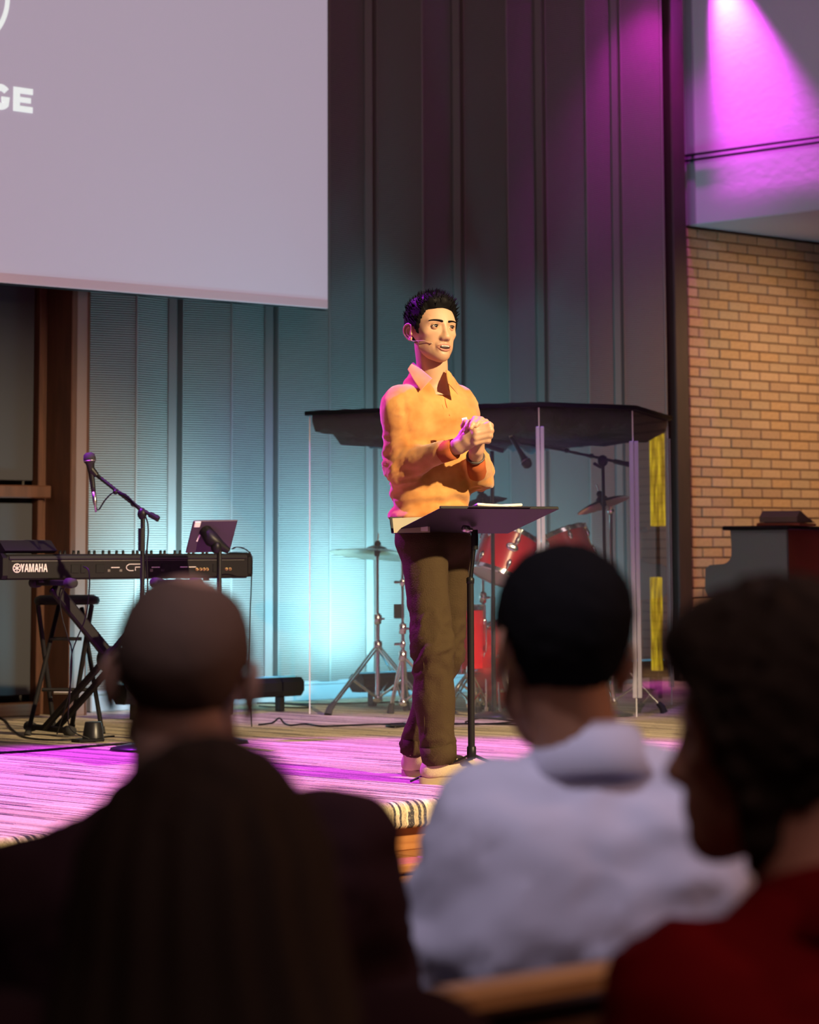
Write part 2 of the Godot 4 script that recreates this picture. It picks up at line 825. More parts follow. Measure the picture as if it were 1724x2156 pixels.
func ridge_texture() -> ImageTexture:   # normal map of one horizontal ridge
	var im := Image.create(8, 64, false, Image.FORMAT_RGB8)
	for y in 64:
		var g := sin(TAU * y / 64.0) * 0.75
		var n := Vector3(0, g, 1).normalized()
		for x in 8:
			im.set_pixel(x, y, Color(0.5 + 0.5 * n.x, 0.5 + 0.5 * n.y, 0.5 + 0.5 * n.z))
	return ImageTexture.create_from_image(im)


func ridge_tone_texture() -> ImageTexture:   # a darker line in the groove between two ridges
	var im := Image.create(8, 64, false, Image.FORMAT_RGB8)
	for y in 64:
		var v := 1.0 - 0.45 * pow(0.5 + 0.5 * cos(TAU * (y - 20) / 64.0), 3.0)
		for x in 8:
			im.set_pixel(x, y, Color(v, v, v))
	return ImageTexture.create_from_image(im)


func make_materials() -> void:
	var m: StandardMaterial3D
	m = mat("carpet", Color(1, 1, 1), 0.95)
	m.albedo_texture = carpet_texture()
	m.metallic_specular = 0.1
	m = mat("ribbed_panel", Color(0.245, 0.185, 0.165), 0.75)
	m.albedo_texture = ridge_tone_texture()
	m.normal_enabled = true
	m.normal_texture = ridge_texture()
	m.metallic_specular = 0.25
	mat("panel_batten", Color(0.22, 0.165, 0.145), 0.6)
	mat("panel_flange", Color(0.19, 0.145, 0.13), 0.65)
	mat("panel_gap", Color(0.045, 0.036, 0.034), 0.8)
	m = mat("dark_wood", Color(0.11, 0.045, 0.024), 0.5)
	grain(m, Color(0.065, 0.026, 0.014), Color(0.115, 0.045, 0.024), Vector3(2.2, 0.35, 2.2), 0.03)
	m = mat("post_wood", Color(0.045, 0.022, 0.016), 0.6)
	grain(m, Color(0.032, 0.016, 0.012), Color(0.055, 0.026, 0.018), Vector3(2.2, 0.35, 2.2), 0.03)
	m = mat("warm_wood", Color(0.5, 0.25, 0.09), 0.42)
	grain(m, Color(0.27, 0.105, 0.032), Color(0.40, 0.18, 0.06), Vector3(0.5, 6, 6), 0.02)
	m = mat("pew_wood", Color(0.35, 0.17, 0.06), 0.4)
	grain(m, Color(0.27, 0.115, 0.035), Color(0.40, 0.19, 0.065), Vector3(0.5, 5, 5), 0.02)
	mat("slate_panel", Color(0.036, 0.037, 0.044), 0.65)
	mat("skirting", Color(0.30, 0.29, 0.31), 0.6)
	mat("post_paint", Color(0.20, 0.125, 0.105), 0.5)
	m = mat("plaster", Color(0.62, 0.60, 0.62), 0.85)
	bumps(m, 0.05, 0.25, Vector3.ONE * 1.0)
	mat("ceiling_paint", Color(0.4, 0.38, 0.38), 0.9)
	mat("hall_floor", Color(0.08, 0.07, 0.065), 0.9)
	mat("hall_wall", Color(0.25, 0.22, 0.2), 0.9)
	mat("mortar", Color(0.17, 0.105, 0.065), 0.95)
	for k in 5:
		var t := [Color(0.50, 0.345, 0.21), Color(0.54, 0.38, 0.24), Color(0.46, 0.315, 0.20), Color(0.52, 0.345, 0.19), Color(0.49, 0.36, 0.23)][k] as Color
		m = mat("brick_%d" % k, t, 0.85)
		grain(m, t * 0.86, t * 1.08, Vector3.ONE * 3.0, 0.05)
	mat("black_plastic", Color(0.010, 0.010, 0.011), 0.42).metallic_specular = 0.35
	mat("black_satin", Color(0.014, 0.013, 0.014), 0.5).metallic_specular = 0.28
	mat("black_matte", Color(0.014, 0.013, 0.014), 0.8)
	mat("rubber", Color(0.02, 0.02, 0.021), 0.85)
	mat("black_metal", Color(0.03, 0.03, 0.032), 0.35, 0.5)
	mat("chrome", Color(0.78, 0.77, 0.76), 0.16, 1.0)
	mat("steel", Color(0.48, 0.46, 0.45), 0.32, 1.0)
	mat("brass", Color(0.72, 0.52, 0.24), 0.3, 1.0)
	mat("cymbal", Color(0.72, 0.64, 0.50), 0.24, 1.0)
	m = mat("red_lacquer", Color(0.66, 0.010, 0.022), 0.28)
	m.clearcoat_enabled = true
	m.clearcoat = 0.8
	m.clearcoat_roughness = 0.1
	m = mat("drum_head", Color(0.55, 0.5, 0.46), 0.6)
	mat("print_white", Color(0.85, 0.84, 0.82), 0.6)
	mat("paper", Color(0.80, 0.77, 0.70), 0.8)
	mat("cream_card", Color(0.42, 0.38, 0.27), 0.7)
	mat("tablet_back", Color(0.055, 0.04, 0.065), 0.4, 0.2)
	mat("wool_dark", Color(0.03, 0.02, 0.02), 0.9)
	m = mat("glass", Color(1, 1, 1), 0.03)
	m.albedo_color = Color(0.92, 0.97, 1.0, 0.05)
	m.transparency = BaseMaterial3D.TRANSPARENCY_ALPHA
	m = mat("clear_edge", Color(0.72, 0.72, 0.74), 0.3)
	m = mat("foam", Color(0.022, 0.023, 0.027), 0.95)
	bumps(m, 0.03, 6.0, Vector3.ONE * 2.0)
	m = mat("amber_reflection", Color(0.7, 0.5, 0.03), 0.5)  # glows in place of yellow reflections in the shield panels
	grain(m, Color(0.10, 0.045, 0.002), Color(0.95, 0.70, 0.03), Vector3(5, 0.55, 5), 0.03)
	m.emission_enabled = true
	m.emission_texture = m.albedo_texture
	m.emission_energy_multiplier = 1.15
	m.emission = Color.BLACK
	m = mat("screen_picture", Color(0.35, 0.33, 0.34), 0.9)
	m.emission_enabled = true
	m.emission = Color(0.305, 0.255, 0.32).linear_to_srgb()
	m.emission_energy_multiplier = 1.0
	m = mat("screen_letters", Color(0.8, 0.8, 0.8), 0.9)
	m.emission_enabled = true
	m.emission = Color(0.62, 0.70, 0.66).linear_to_srgb()
	m = mat("screen_border", Color(0.52, 0.40, 0.40), 0.9)
	m.emission_enabled = true
	m.emission = Color(0.20, 0.13, 0.15).linear_to_srgb()
	m = mat("piano_side", Color(0.24, 0.29, 0.27), 0.4)
	m = mat("piano_wood", Color(0.36, 0.09, 0.045), 0.3)
	# people
	m = mat("skin_warm", Color(1, 1, 1), 0.48)
	m.vertex_color_use_as_albedo = true
	m.subsurf_scatter_enabled = true
	m.subsurf_scatter_strength = 0.12
	m = mat("velour", Color(0.62, 0.30, 0.10), 0.9)
	grain(m, Color(0.40, 0.15, 0.035), Color(0.78, 0.41, 0.14), Vector3.ONE * 2.2, 0.014)
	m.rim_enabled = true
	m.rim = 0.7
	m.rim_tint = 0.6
	m = mat("rib_knit", Color(0.40, 0.10, 0.035), 0.85)
	m = mat("trouser_cotton", Color(0.060, 0.040, 0.021), 0.85)
	bumps(m, 0.09, 2.0, Vector3.ONE * 6.0)
	m = mat("suede", Color(0.52, 0.42, 0.27), 0.95)
	bumps(m, 0.1, 1.5, Vector3.ONE * 6.0)
	mat("suede_sole", Color(0.38, 0.29, 0.17), 0.9)
	mat("elastic", Color(0.33, 0.26, 0.16), 0.95)
	mat("hair_black", Color(0.0045, 0.0038, 0.0042), 0.55).metallic_specular = 0.2
	mat("hair_black_soft", Color(0.010, 0.009, 0.010), 0.9).metallic_specular = 0.1
	mat("hair_brown", Color(0.032, 0.018, 0.011), 0.75).metallic_specular = 0.25
	mat("hair_grey_brown", Color(0.13, 0.08, 0.06), 0.8).metallic_specular = 0.2
	mat("eye_white", Color(0.70, 0.66, 0.62), 0.2)
	mat("iris", Color(0.020, 0.009, 0.005), 0.15)
	mat("pupil", Color(0.003, 0.003, 0.003), 0.1)
	mat("lip", Color(0.43, 0.17, 0.125), 0.45)
	mat("mouth_dark", Color(0.03, 0.008, 0.006), 0.6)
	mat("teeth", Color(0.78, 0.74, 0.66), 0.25)
	mat("headset", Color(0.55, 0.34, 0.24), 0.5)
	mat("bracelet", Color(0.09, 0.07, 0.06), 0.5, 0.3)
	mat("shirt_pale", Color(0.62, 0.60, 0.74), 0.85)
	mat("jacket_maroon", Color(0.026, 0.010, 0.011), 0.9)
	mat("shirt_red", Color(0.17, 0.003, 0.004), 0.85)
	mat("denim", Color(0.03, 0.035, 0.05), 0.9)
	for cloth in ["velour", "trouser_cotton", "suede", "shirt_pale", "jacket_maroon", "shirt_red", "denim", "rib_knit", "wool_dark"]:
		M[cloth].metallic_specular = 0.15


# ---------------------------------------------------------------- the hall round the stage
func make_hall() -> void:
	var lo_s := -18.0
	var hi_s := 9.5
	var hi_n := 19.0
	var top := 7.0
	var size_s := hi_s - lo_s
	var mid_s := (hi_s + lo_s) / 2.0
	structure("floor", Sh.new().box(hp(mid_s, -0.15, hi_n / 2.0), Vector3(size_s + 0.6, 0.3, hi_n + 0.6), hall).mesh(), M.hall_floor)
	structure("ceiling", Sh.new().box(hp(mid_s, top + 0.15, hi_n / 2.0), Vector3(size_s + 0.6, 0.3, hi_n + 0.6), hall).mesh(), M.ceiling_paint)
	structure("wall_left", Sh.new().box(hp(lo_s - 0.15, top / 2.0, hi_n / 2.0), Vector3(0.3, top, hi_n + 0.6), hall).mesh(), M.hall_wall)
	structure("wall_right", Sh.new().box(hp(hi_s + 0.15, top / 2.0, hi_n / 2.0), Vector3(0.3, top, hi_n + 0.6), hall).mesh(), M.hall_wall)
	structure("wall_rear", Sh.new().box(hp(mid_s, top / 2.0, hi_n + 0.15), Vector3(size_s, top, 0.3), hall).mesh(), M.hall_wall)
	structure("wall_back", Sh.new().box(hp(mid_s, top / 2.0, -0.25), Vector3(size_s, top, 0.3), hall).mesh(), M.panel_gap)


func make_stage() -> void:
	var edge := 5.02
	var lo := -17.8
	var hi := 9.5
	var stage := structure_root("stage_platform", hp(0, 0, 0), hall)
	# carpet top and the rounded nosing are one cloth: u runs along the stage (across the stripes), v along the stripes
	var prof := [Vector2(-0.1, STAGE_Y), Vector2(edge, STAGE_Y)]
	for k in 6:
		var g := deg_to_rad(90.0 - 18.0 * (k + 1))
		prof.append(Vector2(edge + 0.04 * cos(g), STAGE_Y - 0.04 + 0.04 * sin(g)))
	prof.append(Vector2(edge + 0.042, STAGE_Y - 0.075))
	prof.append(Vector2(edge + 0.03, STAGE_Y - 0.088))
	prof.append(Vector2(edge - 0.01, STAGE_Y - 0.088))
	var parts := [[0, 1], [1, prof.size() - 1]]
	for part in 2:
		var st := SurfaceTool.new()
		st.begin(Mesh.PRIMITIVE_TRIANGLES)
		var run := 0.0 if part == 0 else edge + 0.1
		for i in range(parts[part][0], parts[part][1]):
			var a: Vector2 = prof[i]
			var b: Vector2 = prof[i + 1]
			var step := a.distance_to(b)
			var q := [Vector3(lo, a.y, a.x), Vector3(hi, a.y, a.x), Vector3(hi, b.y, b.x), Vector3(lo, b.y, b.x)]
			var uv := [Vector2(lo, run / 2.0), Vector2(hi, run / 2.0), Vector2(hi, (run + step) / 2.0), Vector2(lo, (run + step) / 2.0)]
			for t in [0, 1, 2, 0, 2, 3]:
				st.set_uv(uv[t])
				st.add_vertex(q[t])
			run += step
		st.generate_normals()
		obj("carpet" if part == 0 else "carpet_nosing", st.commit(), M.carpet, stage)
	# boards of the riser and of the wooden step below it, joints where the photograph shows one
	var joint := (on_floor(856, 1770, 0.38) - WALL_ORIGIN).dot(along_wall)
	var s := joint - 4.0 * 2.4
	while s < hi:
		var a2 := maxf(s + 0.003, lo)
		var b2 := minf(s + 2.4 - 0.003, hi)
		if b2 > a2 + 0.1:
			obj("riser_board", Sh.new().box(Vector3((a2 + b2) / 2, 0.372, edge - 0.03), Vector3(b2 - a2, 0.08, 0.03), Basis(), 0.004).mesh(), M.warm_wood, stage)
			obj("step_tread", Sh.new().box(Vector3((a2 + b2) / 2, 0.317, edge + 0.125), Vector3(b2 - a2, 0.03, 0.30), Basis(), 0.006).mesh(), M.warm_wood, stage)
			obj("step_riser", Sh.new().box(Vector3((a2 + b2) / 2, 0.15, edge + 0.24), Vector3(b2 - a2, 0.30, 0.03), Basis(), 0.004).mesh(), M.warm_wood, stage)
		s += 2.4
	obj("stage_frame", Sh.new().box(Vector3((lo + hi) / 2, 0.2, edge / 2 - 0.02), Vector3(hi - lo, 0.40, edge - 0.08)).mesh(), M.dark_wood, stage)


func panel_face(a: Vector3, b: Vector3, lo: float, hi: float) -> ArrayMesh:   # upright ribbed sheet between two ground points of the wall
	var st := SurfaceTool.new()
	st.begin(Mesh.PRIMITIVE_TRIANGLES)
	var w := a.distance_to(b)
	var q := [Vector3(a.x, hi, a.z), Vector3(b.x, hi, b.z), Vector3(b.x, lo, b.z), Vector3(a.x, lo, a.z)]
	var uv := [Vector2(0, -hi / 0.0125), Vector2(w, -hi / 0.0125), Vector2(w, -lo / 0.0125), Vector2(0, -lo / 0.0125)]
	for t in [0, 1, 2, 0, 2, 3]:
		st.set_uv(uv[t])
		st.add_vertex(q[t])
	st.generate_normals()
	st.generate_tangents()
	return st.commit()


func make_stage_wall() -> void:
	var lo := 0.605
	var hi := 7.0
	# folded panels between dark recesses
	var gaps := []
	for x in [370.0, 572.5]:
		gaps.append(on_wall(x, 900).x)
	for x in [781.0, 965.0, 1138.0, 1297.0]:
		gaps.append(on_wall(x, 300).x)
	var start := on_wall(190, 900, 0.03).x
	var end := on_wall(1402, 700, 0.03).x
	var edges := [start]
	edges.append_array(gaps)
	edges.append(end + 0.03)
	var panels := structure_root("wall_stage_panels", hp(0, 0, 0), hall)
	panels.name = "wall_stage"
	for i in edges.size() - 1:
		var a: float = edges[i] + (0.036 if i > 0 else 0.0)
		var b: float = edges[i + 1] - 0.036
		var ridge := lerpf(a, b, 0.48)
		if i == edges.size() - 2:
			ridge = lerpf(a, b, 0.86)
		var up := 0.075
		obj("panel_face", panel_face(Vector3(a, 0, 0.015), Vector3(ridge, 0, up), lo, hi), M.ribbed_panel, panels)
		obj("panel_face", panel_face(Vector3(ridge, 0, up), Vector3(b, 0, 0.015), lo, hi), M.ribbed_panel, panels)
		var sh := Sh.new()
		sh.box(Vector3(a - 0.002, (lo + hi) / 2, -0.03), Vector3(0.006, hi - lo, 0.10))
		sh.box(Vector3(b + 0.002, (lo + hi) / 2, -0.03), Vector3(0.006, hi - lo, 0.10))
		sh.box(Vector3(ridge, (lo + hi) / 2, up + 0.001), Vector3(0.014, hi - lo, 0.008), Basis(), 0.003)
		obj("panel_batten", sh.mesh(), M.panel_batten, panels)
		if i < edges.size() - 2:
			obj("panel_flange", Sh.new().box(Vector3(b - 0.018, (lo + hi) / 2, 0.034), Vector3(0.05, hi - lo, 0.012), Basis(Vector3.UP, -0.35), 0.003).mesh(), M.panel_flange, panels)
	# end post beside the brick
	var e0 := end + 0.045
	var e1 := on_wall(1448, 600, 0.07).x
	structure("trim_1", Sh.new().box(hp((e0 + e1) / 2, 3.75, 0.0), Vector3(e1 - e0, 6.5, 0.14), hall, 0.008).mesh(), M.post_wood)
	# skirting under the panels: a lower board and a cap
	var sk := structure_root("baseboard_back", hp(0, 0, 0), hall)
	obj("skirting_board", Sh.new().box(Vector3((start + end) / 2, STAGE_Y + 0.045, 0.03), Vector3(end - start, 0.09, 0.06), Basis(), 0.006).mesh(), M.skirting, sk)
	obj("skirting_cap", Sh.new().box(Vector3((start + end) / 2, STAGE_Y + 0.10, 0.02), Vector3(end - start, 0.022, 0.09), Basis(), 0.006).mesh(), M.skirting, sk)
	# wooden post left of the panels, its long side turned to us
	var front := on_wall(150, 900, 0.23).x
	var front_r := on_wall(188, 900, 0.23).x
	var post := structure_root("trim_2", hp(0, 0, 0), hall)
	obj("post_side", Sh.new().box(Vector3(front + 0.02, 3.75, 0.105), Vector3(0.04, 6.5, 0.25), Basis(), 0.004).mesh(), M.dark_wood, post)
	obj("post_face", Sh.new().box(Vector3((front + front_r) / 2 + 0.015, 3.75, 0.205), Vector3(front_r - front - 0.03, 6.5, 0.05), Basis(), 0.004).mesh(), M.post_paint, post)
	obj("post_edge", Sh.new().box(Vector3(front_r - 0.008, 3.75, 0.11), Vector3(0.016, 6.5, 0.25), Basis(), 0.003).mesh(), M.dark_wood, post)
	# framed slate panels left of the post
	var p_hi := on_wall(60, 1020).y
	var stile := on_wall(72, 900).x
	var door := structure_root("wall_side_panels", hp(0, 0, 0), hall)
	door.name = "wall_framed"
	var r0 := on_wall(60, 1022, 0.04).y
	var r1 := on_wall(60, 1049, 0.04).y
	var pl := -3.2
	for row in [[r0 + 0.01, 7.0], [STAGE_Y + 0.09, r1 - 0.01]]:
		obj("slate_panel", Sh.new().box(Vector3((pl + stile) / 2, (row[0] + row[1]) / 2, 0.0), Vector3(stile - pl - 0.03, row[1] - row[0] - 0.03, 0.03), Basis(), 0.004).mesh(), M.slate_panel, door)
	obj("stile", Sh.new().box(Vector3(stile + 0.02, 3.75, 0.01), Vector3(0.035, 6.5, 0.06), Basis(), 0.004).mesh(), M.dark_wood, door)
	obj("stile", Sh.new().box(Vector3(stile + 0.10, 3.75, -0.02), Vector3(0.16, 6.5, 0.06), Basis(), 0.004).mesh(), M.dark_wood, door)
	obj("rail", Sh.new().box(Vector3((pl + stile) / 2 + 0.03, (r0 + r1) / 2, 0.03), Vector3(stile - pl + 0.06, r0 - r1, 0.10), Basis(), 0.006).mesh(), M.dark_wood, door)
	obj("bottom_rail", Sh.new().box(Vector3((pl + stile) / 2, STAGE_Y + 0.035, 0.04), Vector3(stile - pl, 0.07, 0.09), Basis(), 0.006).mesh(), M.warm_wood, door)
	# black light bars on the floor before the wall
	var bars := [[-1.95, -1.45, "black light bar below the stage piano, behind the seated man's head"], [-1.36, -0.757, "black light bar between the seated man's right ear and the cymbal stand"], [-0.324, 0.27, "black light bar behind the legs of the cymbal stand"], [0.85, 1.40, "black light bar behind the bass drum inside the shield"], [1.70, 2.25, "black light bar behind the right end of the drum shield"]]
	for row in bars:
		var label: String = row[2]
		var bar := thing("light_bar", hp((row[0] + row[1]) / 2, STAGE_Y + 0.08, 0.75), label, "stage light", "light bars along the stage wall", hall)
		var oct := PackedVector2Array([Vector2(-0.06, 0.03), Vector2(-0.035, 0.0), Vector2(0.035, 0.0), Vector2(0.06, 0.03), Vector2(0.06, 0.075), Vector2(0.035, 0.10), Vector2(-0.035, 0.10), Vector2(-0.06, 0.075)])
		obj("housing", Sh.new().prism(oct, row[1] - row[0], Transform3D(frame_of(Vector3.RIGHT), Vector3.ZERO)).mesh(), M.black_plastic, bar)
		obj("lens_strip", Sh.new().box(Vector3(0, 0.102, 0), Vector3(row[1] - row[0] - 0.06, 0.008, 0.05), Basis(), 0.003).mesh(), M.lamp_cyan if M.has("lamp_cyan") else cyan_lamp(), bar)
		for s in [-1, 1]:
			obj("bracket", Sh.new().box(Vector3(s * (row[1] - row[0]) * 0.3, -0.039, 0.0), Vector3(0.03, 0.078, 0.05), Basis(), 0.004).mesh(), M.black_metal, bar)


func cyan_lamp() -> StandardMaterial3D:
	var m := mat("lamp_cyan", Color(0.1, 0.3, 0.4), 0.4)
	m.emission_enabled = true
	m.emission = Color(0.05, 0.25, 0.35).linear_to_srgb()
	return m


func make_screen() -> void:
	var n := 0.28
	var corner := on_wall(690, 652, n)
	var right := (corner.x + on_wall(686, 0, n).x) / 2.0
	var bottom := (corner.y + on_wall(0, 593, n).y) / 2.0
	var left := right - 4.6
	var top := bottom + 2.6
	var o := thing("projection_screen", hp((left + right) / 2, bottom, n), "large pale projection screen hanging over the left of the stage wall", "screen", "", hall)
	var w := right - left
	var border := on_wall(345, 622, n).y - bottom
	border = 0.05
	obj("picture", Sh.new().box(Vector3(0, border + (top - bottom - border) / 2, 0), Vector3(w, top - bottom - border, 0.012)).mesh(), M.screen_picture, o)
	obj("bottom_border", Sh.new().box(Vector3(0, border / 2, 0.002), Vector3(w, border, 0.016), Basis(), 0.003).mesh(), M.screen_border, o)
	obj("backing", Sh.new().box(Vector3(0, (top - bottom) / 2, -0.025), Vector3(w + 0.012, top - bottom + 0.012, 0.03)).mesh(), M.black_matte, o)
	for s in [-1.0, 1.0]:
		obj("hanger", Sh.new().box(Vector3(s * w * 0.3, (top - bottom) * 0.7, -0.16), Vector3(0.06, 0.06, 0.26)).mesh(), M.black_metal, o)
	# the projected letters and the ring above them
	var base := Vector3((left + right) / 2, bottom, 0)
	var e0 := on_wall(28, 233, n + 0.008) - base
	var e1 := on_wall(69, 180, n + 0.008) - base
	var h := e1.y - e0.y - 0.02
	var wd := e1.x - e0.x
	var z := 0.0085
	var t := h * 0.24
	var bold := h * 0.31
	var outline := PackedVector2Array([Vector2(0, 0), Vector2(wd, 0), Vector2(wd, t), Vector2(bold, t), Vector2(bold, h / 2 - t * 0.45), Vector2(wd * 0.9, h / 2 - t * 0.45), Vector2(wd * 0.9, h / 2 + t * 0.45), Vector2(bold, h / 2 + t * 0.45), Vector2(bold, h - t), Vector2(wd, h - t), Vector2(wd, h), Vector2(0, h)])
	obj("letter_e", Sh.new().prism(outline, 0.004, Transform3D(Basis(), Vector3(e0.x, e0.y, z))).mesh(), M.screen_letters, o)
	var g := PackedVector2Array()
	var ro := h * 0.53
	var ri := ro - h * 0.28
	for k in 25:
		var a := deg_to_rad(42.0 + 276.0 * k / 24.0)
		g.append(Vector2(cos(a) * ro, sin(a) * ro))
	g.append(Vector2(ro * 0.86, 0.02 * h))
	g.append(Vector2(ro * 0.1, 0.02 * h))
	g.append(Vector2(ro * 0.1, -0.20 * h))
	g.append(Vector2(ro * 0.42, -0.20 * h))
	for k in 25:
		var a := deg_to_rad(42.0 + 268.0 * (24 - k) / 24.0)
		g.append(Vector2(cos(a) * ri, sin(a) * ri))
	obj("letter_g", Sh.new().prism(g, 0.004, Transform3D(Basis(), Vector3(e0.x - wd * 0.2 - ro * 0.86, e0.y + h / 2, z))).mesh(), M.screen_letters, o)
	var c := on_wall(-76, -20, n + 0.008) - base
	var p := on_wall(20, 10, n + 0.008) - base
	var rr := Vector2(p.x - c.x, p.y - c.y).length()
	var sh := Sh.new()
	sh.flat()
	for k in 64:
		var a := TAU * k / 64.0
		var b := TAU * (k + 1) / 64.0
		sh.face(PackedVector3Array([Vector3(c.x + cos(a) * rr, c.y + sin(a) * rr, z), Vector3(c.x + cos(b) * rr, c.y + sin(b) * rr, z), Vector3(c.x + cos(b) * (rr - 0.028), c.y + sin(b) * (rr - 0.028), z), Vector3(c.x + cos(a) * (rr - 0.028), c.y + sin(a) * (rr - 0.028), z)]), Vector3(c.x, c.y, -1))
	obj("ring", sh.mesh(), M.screen_letters, o)


func make_brick_side() -> void:
	var s0 := on_wall(1449, 700).x
	var top := 3.50
	var ph := 0.0668
	var pw := 0.2135
	# mortar bed with the bricks standing proud of it
	var wall := structure_root("wall_brick", hp(0, 0, 0), hall)
	obj("mortar_bed", Sh.new().box(Vector3(s0 + 3.0, 1.75 + STAGE_Y / 2, -0.055), Vector3(6.0, 3.0, 0.1)).mesh(), M.mortar, wall)
	var joint := on_wall(1467, 520).x
	var shapes := {}
	var rest := Sh.new()
	var count := 0
	var rows := int((top - STAGE_Y) / ph)
	for r in rows:
		var y := top - ph * (r + 0.5)
		var s := joint - pw + (0.5 * pw if r % 2 == 1 else 0.0) - pw
		while s < s0 + 6.0:
			var a := maxf(s + 0.005, s0)
			var b := s + pw - 0.005
			s += pw
			if b - a < 0.02 or b > s0 + 6.0:
				continue
			var proud := 0.004 + rng.randf() * 0.004
			var seen := b < s0 + 1.62 and y > 1.02
			if seen and count < 296:
				count += 1
				var key := int(round((b - a) * 1000.0))
				if not shapes.has(key):
					shapes[key] = Sh.new().box(Vector3.ZERO, Vector3(b - a, ph - 0.0098, 0.04), Basis(), 0.004).mesh()
				var o := obj("brick", shapes[key], M["brick_%d" % rng.randi_range(0, 4)], wall)
				o.position = Vector3((a + b) / 2, y, -0.02 + proud)
			else:
				rest.box(Vector3((a + b) / 2, y, -0.014), Vector3(b - a, ph - 0.0098, 0.04))
	obj("brick_courses", rest.mesh(), M.brick_0, wall).set_meta("kind", "stuff")
	# the white bulkhead over it: its face runs out from the stage wall, its underside roofs the brick bay
	var face_s := on_wall(1447, 474).x
	var y0 := 3.515
	structure("wall_bulkhead", Sh.new().box(hp(face_s + 3.0, (y0 + 7.0) / 2, 4.5), Vector3(6.0, 7.0 - y0, 9.2), hall, 0.006).mesh(), M.plaster)
	structure("trim_3", Sh.new().box(hp(face_s - 0.006, (y0 + 7.0) / 2, 0.045), Vector3(0.014, 7.0 - y0, 0.07), hall, 0.003).mesh(), M.skirting)
	for k in 2:
		var y := on_wall(1450, [330.5, 341.5][k]).y
		var label: String = ["upper of the two black rods running along the white bulkhead", "lower of the two black rods running along the white bulkhead"][k]
		var rod := thing("wall_rod", hp(face_s - 0.035, y, 0.02), label, "rod", "black rods along the bulkhead", hall)
		obj("rod", Sh.new().tube([Vector3(0, 0, 0), Vector3(0, 0, 6.0)], 0.009, 8).mesh(), M.black_satin, rod)
		for j in 5:
			obj("clip", Sh.new().box(Vector3(0.018, 0, 0.05 + j * 1.4), Vector3(0.036, 0.012, 0.02), Basis(), 0.003).mesh(), M.black_satin, rod)
	# lamp that lights the brick: a small can under the bulkhead, outside the frame
	var can := thing("downlight", hp(4.7, 3.36, 2.2), "small black can lamp under the bulkhead, aimed at the brick wall", "lamp", "", hall)
	obj("can", Sh.new().lathe([Vector2(0.001, 0.15), Vector2(0.05, 0.15), Vector2(0.055, 0.0), Vector2(0.05, 0.0), Vector2(0.045, 0.10), Vector2(0.001, 0.10)], Transform3D(axis_basis(Vector3(0.2, 0.55, 0.8)), Vector3.ZERO), 20, true).mesh(), M.black_satin, can)
	# stage lamps that hang above the frame, one of them added to fill the bulkhead
	for d in [["stage_lamp", KEY_FROM, KEY_TO, "black front-of-house stage lamp high on the right of the hall"], ["stage_lamp", WASH_FROM, WASH_TO, "black stage lamp with magenta light high over the left of the stage"], ["stage_lamp", hp(3.27, 5.45, 0.22), hp(3.45, 3.7, 0.80), "black stage lamp with magenta light beside the white bulkhead"], ["stage_lamp", BACK_FROM, BACK_TO, "black stage lamp with purple light high over the drum shield"], ["stage_lamp", FILL_FROM, hp(3.5, 4.4, 1.0), "added black lamp high over the middle of the stage, to brighten the bulkhead"], ["stage_lamp", SIDE_FROM, Vector3(0.1, 1.1, -3.3), "black lamp with warm light on the right, aimed at the pews"], ["stage_lamp", hp(3.05, 5.35, 0.45), hp(2.75, 3.0, 0.0), "black stage lamp raking the folded wall panels with magenta"]]:
		var dir: Vector3 = (d[2] - d[1]).normalized()
		var lamp := thing(d[0], d[1] - dir * 0.10, d[3], "lamp")
		var b := axis_basis(-dir)
		wobj("can", Sh.new().lathe([Vector2(0.001, 0.22), Vector2(0.07, 0.22), Vector2(0.08, 0.0), Vector2(0.07, 0.0), Vector2(0.06, 0.08), Vector2(0.001, 0.08)], Transform3D(b, d[1] - dir * 0.10), 20, true).mesh(), M.black_satin, lamp)
		var up: Vector3 = d[1] - dir * 0.2
		wobj("yoke", Sh.new().tube([up, Vector3(up.x, 7.0, up.z)], 0.015, 8).mesh(), M.black_satin, lamp)


